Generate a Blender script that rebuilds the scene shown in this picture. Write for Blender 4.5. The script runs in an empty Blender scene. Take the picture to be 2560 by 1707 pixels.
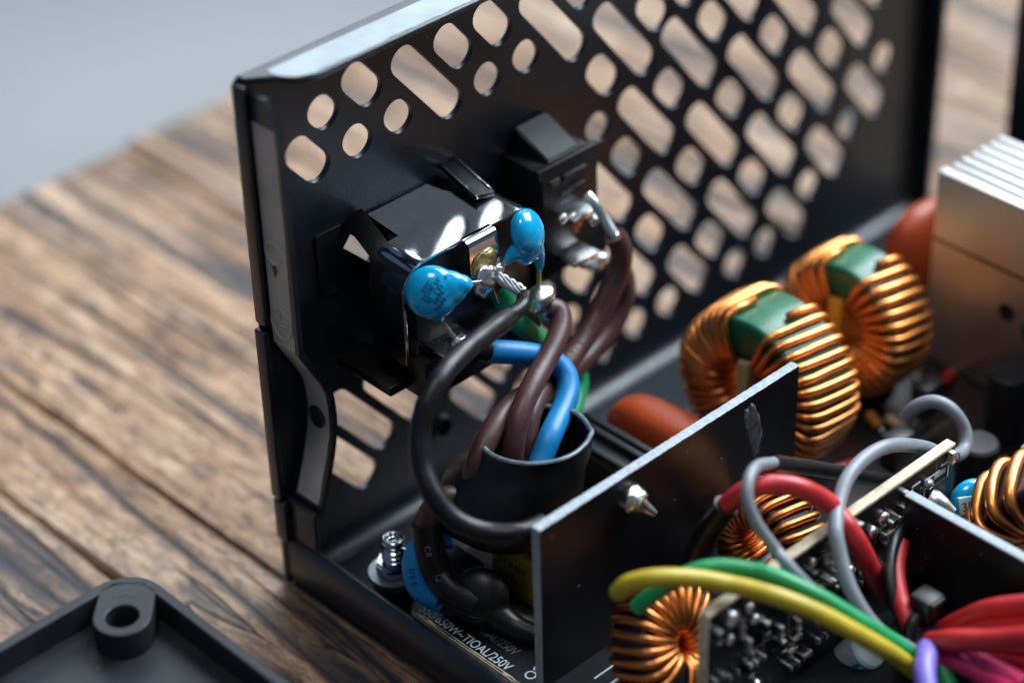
import bpy, bmesh, math, random
from mathutils import Vector, Matrix, geometry, noise
S = 0.001                      # the scene is measured in millimetres, stored in metres
R = math.radians
sc = bpy.context.scene
C = sc.collection
rnd = random.Random(7)

# ------------------------------------------------------------------ camera
cd = bpy.data.cameras.new('camera'); cam = bpy.data.objects.new('camera', cd); C.objects.link(cam)
cam.location = (-0.16633, -0.23097, 0.23986)
cam.rotation_euler = (0.961876, 0.026816, -0.765376)
cd.sensor_width = 36; cd.lens = 86.084; cd.clip_start = 0.01; cd.clip_end = 50
cd.dof.use_dof = True; cd.dof.focus_distance = 0.343; cd.dof.aperture_fstop = 8.0
sc.camera = cam

# ------------------------------------------------------------------ world, lamps, exposure
wd = bpy.data.worlds.new('World'); sc.world = wd; wd.use_nodes = True
bg = wd.node_tree.nodes['Background']
bg.inputs[0].default_value = (0.30, 0.52, 0.85, 1); bg.inputs[1].default_value = 0.21
def area(name, loc, aim, sx, sy, watt, col):
    d = bpy.data.lights.new(name, 'AREA'); d.shape = 'RECTANGLE'; d.size = sx; d.size_y = sy
    d.energy = watt; d.color = col
    o = bpy.data.objects.new(name, d); C.objects.link(o); o.location = loc
    o.rotation_euler = (Vector(aim) - Vector(loc)).to_track_quat('-Z', 'Y').to_euler()
    return o
area('window_light', (1.02, -0.10, 1.08), (0.05, -0.02, 0.03), 1.2, 0.9, 54.0, (0.80, 0.91, 1.0))
area('far_window_light', (1.25, 0.95, 1.05), (0.03, 0.0, 0.03), 2.0, 1.0, 24.0, (0.86, 0.95, 1.0))
area('ceiling_light', (-0.24, -0.20, 1.62), (0.0, 0, 0.03), 0.40, 0.40, 6.0, (1.0, 0.95, 0.90))
vs = sc.view_settings
vs.view_transform = 'Standard'; vs.look = 'None'; vs.exposure = 0.0; vs.gamma = 1.0; vs.use_curve_mapping = False

# ------------------------------------------------------------------ materials
MATS = {}
def pm(name, col, metal=0.0, rough=0.45, var=0.12, scale=300, bump=0.0, bscale=900, col2=None, spec=0.5, coat=0.0, rvar=0.1, stretch=None, dust=0.0):
    if name in MATS: return MATS[name]
    m = bpy.data.materials.new(name); m.use_nodes = True; nt = m.node_tree; N = nt.nodes; L = nt.links
    b = N['Principled BSDF']
    b.inputs['Metallic'].default_value = metal; b.inputs['Roughness'].default_value = rough
    b.inputs['Specular IOR Level'].default_value = spec; b.inputs['Coat Weight'].default_value = coat
    b.inputs['Coat Roughness'].default_value = 0.14
    tc = N.new('ShaderNodeTexCoord'); mp = N.new('ShaderNodeMapping'); L.new(tc.outputs['Object'], mp.inputs[0])
    if stretch: mp.inputs['Scale'].default_value = stretch
    nz = N.new('ShaderNodeTexNoise'); nz.inputs['Scale'].default_value = scale; nz.inputs['Detail'].default_value = 5
    L.new(mp.outputs[0], nz.inputs['Vector'])
    cr = N.new('ShaderNodeValToRGB'); cr.color_ramp.elements[0].position = 0.3; cr.color_ramp.elements[1].position = 0.7
    c2 = col2 or tuple(min(1, c * (1 + var)) for c in col); c1 = tuple(c * (1 - var) for c in col)
    cr.color_ramp.elements[0].color = (*c1, 1); cr.color_ramp.elements[1].color = (*c2, 1)
    L.new(nz.outputs['Fac'], cr.inputs[0]); L.new(cr.outputs[0], b.inputs['Base Color'])
    mr = N.new('ShaderNodeMapRange'); mr.inputs['To Min'].default_value = max(0.02, rough - rvar); mr.inputs['To Max'].default_value = min(1, rough + rvar)
    L.new(nz.outputs['Fac'], mr.inputs['Value']); L.new(mr.outputs[0], b.inputs['Roughness'])
    if bump:
        n2 = N.new('ShaderNodeTexNoise'); n2.inputs['Scale'].default_value = bscale; n2.inputs['Detail'].default_value = 4
        L.new(mp.outputs[0], n2.inputs['Vector'])
        bp = N.new('ShaderNodeBump'); bp.inputs['Strength'].default_value = bump; bp.inputs['Distance'].default_value = 0.0002
        L.new(n2.outputs['Fac'], bp.inputs['Height']); L.new(bp.outputs[0], b.inputs['Normal'])
    if dust:
        vo = N.new('ShaderNodeTexVoronoi'); vo.inputs['Scale'].default_value = 420; L.new(tc.outputs['Object'], vo.inputs['Vector'])
        sp = N.new('ShaderNodeSeparateColor'); L.new(vo.outputs['Color'], sp.inputs[0])
        rr = N.new('ShaderNodeMapRange'); L.new(sp.outputs[0], rr.inputs['Value']); rr.inputs['From Min'].default_value = 0.72; rr.inputs['From Max'].default_value = 1.0; rr.inputs['To Min'].default_value = 0.0; rr.inputs['To Max'].default_value = 0.085
        lt = N.new('ShaderNodeMath'); lt.operation = 'LESS_THAN'; L.new(vo.outputs['Distance'], lt.inputs[0]); L.new(rr.outputs[0], lt.inputs[1])
        n3 = N.new('ShaderNodeTexNoise'); n3.inputs['Scale'].default_value = 60; n3.inputs['Detail'].default_value = 6; L.new(tc.outputs['Object'], n3.inputs['Vector'])
        fl = N.new('ShaderNodeMapRange'); L.new(n3.outputs['Fac'], fl.inputs['Value']); fl.inputs['From Min'].default_value = 0.5; fl.inputs['From Max'].default_value = 0.8; fl.inputs['To Max'].default_value = 0.05 * dust
        mx = N.new('ShaderNodeMath'); mx.operation = 'MAXIMUM'; L.new(lt.outputs[0], mx.inputs[0]); L.new(fl.outputs[0], mx.inputs[1])
        ml = N.new('ShaderNodeMath'); ml.operation = 'MULTIPLY'; L.new(mx.outputs[0], ml.inputs[0]); ml.inputs[1].default_value = dust
        mc = N.new('ShaderNodeMix'); mc.data_type = 'RGBA'; L.new(ml.outputs[0], mc.inputs[0]); L.new(cr.outputs[0], mc.inputs[6]); mc.inputs[7].default_value = (0.42, 0.44, 0.46, 1)
        L.new(mc.outputs[2], b.inputs['Base Color'])
    MATS[name] = m; return m
M_paint = pm('black_powder_coat', (0.0060, 0.0095, 0.0160), 0, 0.36, 0.25, 200, 0.14, 2500, spec=0.7, dust=0.5)
M_bare = pm('bare_zinc_steel', (0.24, 0.27, 0.29), 1, 0.38, 0.22, 150, 0.15, 2000)
M_strip = pm('tarnished_steel', (0.44, 0.42, 0.395), 0.2, 0.50, 0.18, 160, 0.2, 1200, dust=0.3)
M_shiny = pm('polished_steel', (0.50, 0.52, 0.55), 1, 0.08, 0.05, 400, 0.02, 2500, rvar=0.04, dust=0.5)
M_plastic = pm('black_plastic', (0.004, 0.004, 0.005), 0, 0.38, 0.2, 200, 0.10, 2500, dust=0.35)
M_plasticm = pm('matt_black_plastic', (0.008, 0.0095, 0.013), 0, 0.50, 0.2, 200, 0.18, 1800, dust=0.35)
M_heatshrink = pm('black_heat_shrink', (0.006, 0.006, 0.007), 0, 0.40, 0.2, 300, 0.30, 450, spec=0.4, rvar=0.15, dust=0.3)
M_brown = pm('brown_pvc', (0.070, 0.027, 0.024), 0, 0.42, 0.16, 180, 0.22, 650, rvar=0.16, dust=0.25)
M_blue = pm('blue_pvc', (0.004, 0.190, 0.460), 0, 0.42, 0.16, 180, 0.22, 650, rvar=0.16, dust=0.25)
M_green = pm('green_pvc', (0.010, 0.270, 0.085), 0, 0.42, 0.16, 180, 0.22, 650, rvar=0.16, dust=0.25)
M_yellow = pm('yellow_pvc', (0.500, 0.370, 0.020), 0, 0.42, 0.16, 180, 0.22, 650, rvar=0.16, dust=0.25)
M_red = pm('red_pvc', (0.460, 0.018, 0.020), 0, 0.42, 0.16, 180, 0.22, 650, rvar=0.16, dust=0.25)
M_pink = pm('pink_pvc', (0.560, 0.022, 0.110), 0, 0.40, 0.10, 250, 0.08, 900)
M_purple = pm('purple_pvc', (0.180, 0.130, 0.520), 0, 0.40, 0.10, 250, 0.08, 900)
M_grey = pm('grey_pvc', (0.210, 0.220, 0.245), 0, 0.42, 0.16, 180, 0.22, 650, rvar=0.16, dust=0.25)
M_black = pm('black_pvc', (0.007, 0.007, 0.008), 0, 0.36, 0.2, 250, 0.12, 900, spec=0.4)
M_cyan = pm('blue_epoxy', (0.002, 0.33, 0.60), 0, 0.16, 0.06, 250, 0.03, 500, coat=0.5)
M_orange = pm('orange_epoxy', (0.360, 0.048, 0.008), 0, 0.38, 0.15, 250, 0.25, 600)
M_copper = pm('enamelled_copper', (0.80, 0.285, 0.065), 1, 0.38, 0.22, 200, 0.08, 900, coat=0.6)
M_core = pm('green_core_paint', (0.006, 0.115, 0.052), 0, 0.33, 0.2, 300, 0.25, 600)
M_dcore = pm('dark_ferrite', (0.014, 0.015, 0.018), 0, 0.45, 0.2, 300, 0.2, 600)
M_solder = pm('solder', (0.74, 0.73, 0.69), 1, 0.36, 0.18, 500, 0.22, 700, rvar=0.14)
M_flux = pm('burnt_flux', (0.30, 0.19, 0.035), 0.1, 0.22, 0.7, 900, 0.3, 1500, col2=(0.60, 0.45, 0.14), coat=0.4)
M_tin = pm('tinned_wire', (0.72, 0.72, 0.72), 1, 0.25, 0.08, 700, 0.1, 900)
M_pcb = pm('black_solder_mask', (0.008, 0.010, 0.012), 0, 0.33, 0.3, 220, 0.12, 800)
M_pcbedge = pm('glass_fibre_edge', (0.58, 0.48, 0.33), 0, 0.7, 0.25, 900, 0.3, 1500)
M_fibre = pm('insulating_sheet', (0.005, 0.005, 0.007), 0, 0.40, 0.2, 200, 0.06, 1500, spec=0.3, dust=0.4)
M_fibreedge = pm('cut_fibre_edge', (0.34, 0.38, 0.41), 0, 0.7, 0.16, 1200, 0.3, 2500)
M_silk = pm('white_silk_print', (0.62, 0.68, 0.70), 0, 0.6, 0.05, 400)
M_silkdim = pm('faded_silk_print', (0.13, 0.13, 0.13), 0, 0.6, 0.3, 400)
M_alu = pm('brushed_aluminium', (0.74, 0.72, 0.70), 1, 0.46, 0.08, 60, 0.15, 600, stretch=(8, 1, 1))
M_xcap = pm('yellow_box_plastic', (0.560, 0.260, 0.012), 0, 0.38, 0.12, 250, 0.15, 900)
M_tape = pm('olive_tape', (0.30, 0.26, 0.035), 0, 0.4, 0.1, 250)
M_sep = pm('separator_board', (0.42, 0.32, 0.16), 0, 0.55, 0.2, 300)
M_sepo = pm('separator_amber', (0.60, 0.30, 0.03), 0, 0.4, 0.2, 300)
M_ink = pm('dark_blue_ink', (0.002, 0.055, 0.120), 0, 0.4, 0.1, 400)
M_label = pm('pale_label', (0.50, 0.62, 0.64), 0, 0.55, 0.1, 400)
M_redpart = pm('red_glass_part', (0.36, 0.02, 0.015), 0, 0.3, 0.2, 400)
M_amber = pm('amber_part', (0.34, 0.15, 0.02), 0, 0.4, 0.2, 400)
M_chip = pm('dark_chip', (0.02, 0.02, 0.022), 0, 0.4, 0.2, 400)
M_beige = pm('beige_ceramic', (0.42, 0.34, 0.24), 0, 0.45, 0.2, 400)
M_rust = pm('rust_smear', (0.10, 0.035, 0.02), 0.3, 0.5, 0.4, 900)

# ------------------------------------------------------------------ helpers
def link(name, me, mat, parent=None):
    o = bpy.data.objects.new(name, me); C.objects.link(o)
    if mat is not None:
        for m in (mat if isinstance(mat, (list, tuple)) else [mat]): me.materials.append(m)
    if parent is not None: o.parent = parent; o.matrix_parent_inverse = Matrix.Translation(-parent.location)
    return o
def thing(name, label, cat, loc, group=None):
    o = bpy.data.objects.new(name, None); C.objects.link(o); o.empty_display_size = 0.005
    o.location = Vector(loc) * S; o['label'] = label; o['category'] = cat
    if group: o['group'] = group
    return o
def tag(o, label, cat, group=None):
    o['label'] = label; o['category'] = cat
    if group: o['group'] = group
    return o
def meshobj(name, verts, faces, mat, parent=None, smooth=False, mats=None):
    me = bpy.data.meshes.new(name); me.from_pydata([Vector(v) * S for v in verts], [], faces); me.update()
    if smooth:
        me.polygons.foreach_set('use_smooth', [True] * len(me.polygons))
    o = link(name, me, mat, parent)
    if mats: me.polygons.foreach_set('material_index', mats)
    return o
def bmobj(name, bm, mat, parent=None, smooth=False, sharp=None):
    for v in bm.verts: v.co *= S
    me = bpy.data.meshes.new(name); bmesh.ops.recalc_face_normals(bm, faces=bm.faces); bm.to_mesh(me); bm.free()
    if smooth: me.polygons.foreach_set('use_smooth', [True] * len(me.polygons))
    if sharp is not None: me.set_sharp_from_angle(angle=R(sharp))
    return link(name, me, mat, parent)
def bbox(bm, x0, x1, y0, y1, z0, z1, bev=0.0, seg=2, mtx=None):
    r = bmesh.ops.create_cube(bm, size=1)
    vs_ = r['verts']
    for v in vs_: v.co = Vector(((x0 + x1) / 2 + v.co.x * (x1 - x0), (y0 + y1) / 2 + v.co.y * (y1 - y0), (z0 + z1) / 2 + v.co.z * (z1 - z0)))
    if bev:
        es = list({e for v in vs_ for e in v.link_edges})
        bmesh.ops.bevel(bm, geom=es, offset=bev, segments=seg, affect='EDGES', profile=0.5)
    return bm
def box(name, x0, x1, y0, y1, z0, z1, mat, parent=None, bev=0.15, seg=2, mtx=None):
    bm = bmesh.new(); bbox(bm, x0, x1, y0, y1, z0, z1, bev, seg)
    if mtx: bmesh.ops.transform(bm, matrix=mtx, verts=bm.verts)
    return bmobj(name, bm, mat, parent, smooth=True, sharp=35)
def catmull(P, sub=8, closed=False):
    P = [Vector(p) for p in P]; out = []; n = len(P)
    for i in range(n - 1):
        p0 = P[i - 1] if i > 0 else P[0] * 2 - P[1]
        p1, p2 = P[i], P[i + 1]; p3 = P[i + 2] if i + 2 < n else P[-1] * 2 - P[-2]
        for k in range(sub):
            t = k / sub
            out.append(0.5 * ((2 * p1) + (p2 - p0) * t + (2 * p0 - 5 * p1 + 4 * p2 - p3) * t * t + (3 * p1 - p0 - 3 * p2 + p3) * t ** 3))
    out.append(P[-1]); return out
def tube_geo(path, rad, seg=12, cap=True, V=None, F=None, wob=0.0):
    V = [] if V is None else V; F = [] if F is None else F
    n = len(path); b0 = len(V)
    tan = [(path[min(i + 1, n - 1)] - path[max(i - 1, 0)]).normalized() for i in range(n)]
    ref = Vector((0, 0, 1)) if abs(tan[0].z) < 0.9 else Vector((1, 0, 0))
    nr = tan[0].cross(ref).normalized()
    for i in range(n):
        nr = (nr - tan[i] * nr.dot(tan[i])).normalized(); bn = tan[i].cross(nr)
        r = rad[i] if isinstance(rad, (list, tuple)) else rad
        if wob: r *= 1 + wob * noise.noise(path[i] * 0.35)
        for k in range(seg):
            a = 2 * math.pi * k / seg
            V.append(path[i] + (nr * math.cos(a) + bn * math.sin(a)) * r)
    for i in range(n - 1):
        for k in range(seg):
            a = b0 + i * seg + k; b = b0 + i * seg + (k + 1) % seg
            F.append((a, b, b + seg, a + seg))
    if cap:
        F.append(tuple(b0 + k for k in reversed(range(seg)))); F.append(tuple(b0 + (n - 1) * seg + k for k in range(seg)))
    return V, F
def tube(name, pts, rad, mat, parent=None, seg=14, sub=8, cap=True, wob=0.02):
    path = catmull(pts, sub) if sub > 1 else [Vector(p) for p in pts]
    if isinstance(rad, (list, tuple)) and len(rad) != len(path):
        m = len(rad) - 1; n = len(path) - 1
        rad = [rad[min(int(i / n * m), m)] * (1 - (i / n * m) % 1) + rad[min(int(i / n * m) + 1, m)] * ((i / n * m) % 1) for i in range(n + 1)]
    V, F = tube_geo(path, rad, seg, cap, wob=wob)
    o = meshobj(name, V, F, mat, parent, smooth=True); o.data.set_sharp_from_angle(angle=R(50)); return o
def lathe(name, prof, center, axis, mat, parent=None, seg=32, sharp=35):
    """prof: list of (radius, height along axis)"""
    q = Vector((0, 0, 1)).rotation_difference(Vector(axis)); V = []; F = []; n = len(prof)
    for r, h in prof:
        for k in range(seg):
            a = 2 * math.pi * k / seg
            V.append(Vector(center) + q @ Vector((r * math.cos(a), r * math.sin(a), h)))
    for i in range(n - 1):
        for k in range(seg):
            a = i * seg + k; b = i * seg + (k + 1) % seg
            F.append((a, b, b + seg, a + seg))
    F.append(tuple(reversed(range(seg)))); F.append(tuple((n - 1) * seg + k for k in range(seg)))
    o = meshobj(name, V, F, mat, parent, smooth=True); o.data.set_sharp_from_angle(angle=R(sharp)); return o
def plate(name, loops, thick, frame, mat, parent=None, bev=0.0):
    """flat plate with holes: loops of 2D points (first is the outline), frame = 4x4 matrix, extruded +-thick/2 along local z"""
    cu = bpy.data.curves.new(name, 'CURVE'); cu.dimensions = '2D'; cu.fill_mode = 'BOTH'
    cu.extrude = (thick / 2 - bev) * S; cu.bevel_depth = bev * S; cu.bevel_resolution = 1
    if bev: cu.offset = -bev * S
    for lp in loops:
        s = cu.splines.new('POLY'); s.points.add(len(lp) - 1); s.use_cyclic_u = True
        for pnt, (a, b) in zip(s.points, lp): pnt.co = (a * S, b * S, 0, 1)
    t = bpy.data.objects.new('tmp', cu); C.objects.link(t)
    dg = bpy.context.evaluated_depsgraph_get(); me = bpy.data.meshes.new_from_object(t.evaluated_get(dg))
    bpy.data.objects.remove(t); bpy.data.curves.remove(cu)
    f = frame.copy(); f.translation = f.translation * S
    me.transform(f); me.materials.clear(); me.name = name
    return link(name, me, mat, parent)
def frame(o, u, v):
    u = Vector(u).normalized(); v = Vector(v); v = (v - u * v.dot(u)).normalized(); w = u.cross(v)
    m = Matrix.Identity(4)
    for i in range(3): m[i][0] = u[i]; m[i][1] = v[i]; m[i][2] = w[i]; m[i][3] = o[i]
    return m
def text(name, body, size, o, u, v, mat, parent=None, ext=0.015, sx=1.0, align='LEFT', bold=0.0):
    cu = bpy.data.curves.new(name, 'FONT'); cu.body = body; cu.size = size * S; cu.extrude = ext * S; cu.align_x = align; cu.offset = bold * S
    t = bpy.data.objects.new('tmp', cu); C.objects.link(t)
    dg = bpy.context.evaluated_depsgraph_get(); me = bpy.data.meshes.new_from_object(t.evaluated_get(dg))
    bpy.data.objects.remove(t); bpy.data.curves.remove(cu)
    f = frame(o, u, v); f.translation = f.translation * S
    me.transform(f @ Matrix.Diagonal((sx, 1, 1, 1))); me.materials.clear(); me.name = name
    return link(name, me, mat, parent)
def blob(name, c, rad, mat, parent=None, amp=0.2, freq=0.6, sub=3, rot=None, seed=0):
    bm = bmesh.new(); bmesh.ops.create_icosphere(bm, subdivisions=sub, radius=1)
    for v in bm.verts:
        d = v.co.normalized(); k = 1 + amp * noise.noise(d * freq * 2 + Vector((seed * 3.1, seed, 7)))
        q = Vector((d.x * rad[0], d.y * rad[1], d.z * rad[2])) * k
        if rot: q = rot @ q
        v.co = Vector(c) + q
    return bmobj(name, bm, mat, parent, smooth=True)
def voxel_body(name, parts, mat, parent, vox=0.22, smooth_it=8):
    """one continuous skin over ellipsoids and tapered necks"""
    bm = bmesh.new()
    for pt in parts:
        if pt[0] == 'e':
            _, c, rad, rot = pt
            r = bmesh.ops.create_icosphere(bm, subdivisions=4, radius=1)
            for v in r['verts']:
                q = Vector((v.co.x * rad[0], v.co.y * rad[1], v.co.z * rad[2])); q = rot @ q if rot else q
                v.co = Vector(c) + q
        else:
            _, pts, rr = pt
            path = catmull(pts, 6); n = len(path) - 1; m = len(rr) - 1
            rad = [rr[min(int(i / n * m), m)] * (1 - (i / n * m) % 1) + rr[min(int(i / n * m) + 1, m)] * ((i / n * m) % 1) for i in range(n + 1)]
            V, F = tube_geo(path, rad, 14, True)
            bv = [bm.verts.new(v) for v in V]
            for f in F: bm.faces.new([bv[i] for i in f])
    o = bmobj(name, bm, mat, parent, smooth=True)
    md = o.modifiers.new('skin', 'REMESH'); md.mode = 'VOXEL'; md.voxel_size = vox * S; md.use_smooth_shade = True
    ms = o.modifiers.new('soft', 'SMOOTH'); ms.factor = 0.5; ms.iterations = smooth_it
    return o
def arc(cx, cy, r, a0, a1, n):
    return [(cx + r * math.cos(R(a0 + (a1 - a0) * i / n)), cy + r * math.sin(R(a0 + (a1 - a0) * i / n))) for i in range(n + 1)]
def rrect(x0, x1, y0, y1, r, n=5):
    return arc(x1 - r, y0 + r, r, -90, 0, n) + arc(x1 - r, y1 - r, r, 0, 90, n) + arc(x0 + r, y1 - r, r, 90, 180, n) + arc(x0 + r, y0 + r, r, 180, 270, n)
HOLES = [(1, (-49.7,), 'r'), (1, (-40.8,), 'r'), (2, (-36.5,), 'r'), (3, (-41.0, -29.6), 'l'), (4, (-24.9,), 'r'), (5, (-20.5,), 'r'), (6, (-25.5, -13.0), 'l'), (7, (-9.5, 3.0), 'l'), (8, (-1.4,), 's'), (6, (-3.0,), 's'), (7, (13.1,), 's'), (5, (3.0,), 'r'), (6, (6.7, 18.7), 'l'), (8, (6.4, 18.5), 'l'), (9, (12.9,), 's'), (9, (23.3, 35.0), 'l'), (8, (28.3,), 's'), (10, (28.9,), 's'), (10, (39.8, 50.9), 'l'), (11, (44.8,), 's'), (12, (40.2, 50.3), 'f'), (12, (59.8,), 'r'), (11, (55.8, 65.1), 'f'), (9, (45.1,), 's'), (10, (61.5,), 'r'), (7, (23.8, 35.5), 'l'), (8, (39.5, 51.1), 'l'), (9, (55.9, 64.6), 'f'), (6, (29.2,), 's'), (7, (45.7,), 's'), (8, (61.3,), 'r'), (6, (40.2, 51.0), 'l'), (7, (56.0, 64.7), 'f'), (5, (45.2,), 's'), (6, (59.7,), 'r'), (5, (13.3,), 's'), (5, (23.7, 35.2), 'l'), (4, (29.7,), 's'), (4, (40.4, 48.3), 'f'), (3, (44.5,), 'r'), (2, (40.0,), 'r'), (1, (15.2,), 'r'), (1, (24.0,), 'r'), (5, (55.3,), 'r'), (4, (7.5, 19.6), 'f'), (3, (24.5, 35.8), 'f'), (11, (23.0, 34.9), 'f'), (2, (19.6,), 's'), (0, (-49.2, -45.0), 'f'), (2, (-48.0, -44.6), 'f'), (4, (-36.8, -33.0), 'f'), (5, (-32.6, -28.6), 'f'), (-3, (-9.0, 2.5), 'f'), (-4, (-13.1, -0.4), 'f'), (-5, (-11.0, 1.2), 'f'), (-2, (10.0, 17.4), 'f'), (-2, (1.8,), 's'), (-1, (14.2,), 's'), (-1, (23.5, 26.5), 'f'), (0, (12.0, 21.5), 'f'), (0, (31.0,), 's'), (1, (36.2,), 'r'), (2, (30.0,), 's'), (7, (-19.3,), 's'), (9, (-9.2, 2.8), 'l'), (10, (-3.5,), 's'), (10, (6.6, 18.6), 'l'), (11, (13.2,), 's'), (12, (6.6, 18.6), 'l'), (12, (29.0,), 's'), (13, (13.2,), 's'), (13, (23.3, 35.3), 'l'), (13, (45.7,), 's'), (14, (29.0,), 's'), (14, (39.1, 51.1), 'l'), (15, (23.3, 35.3), 'l'), (15, (45.7,), 's'), (16, (29.0,), 's')]
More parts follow.
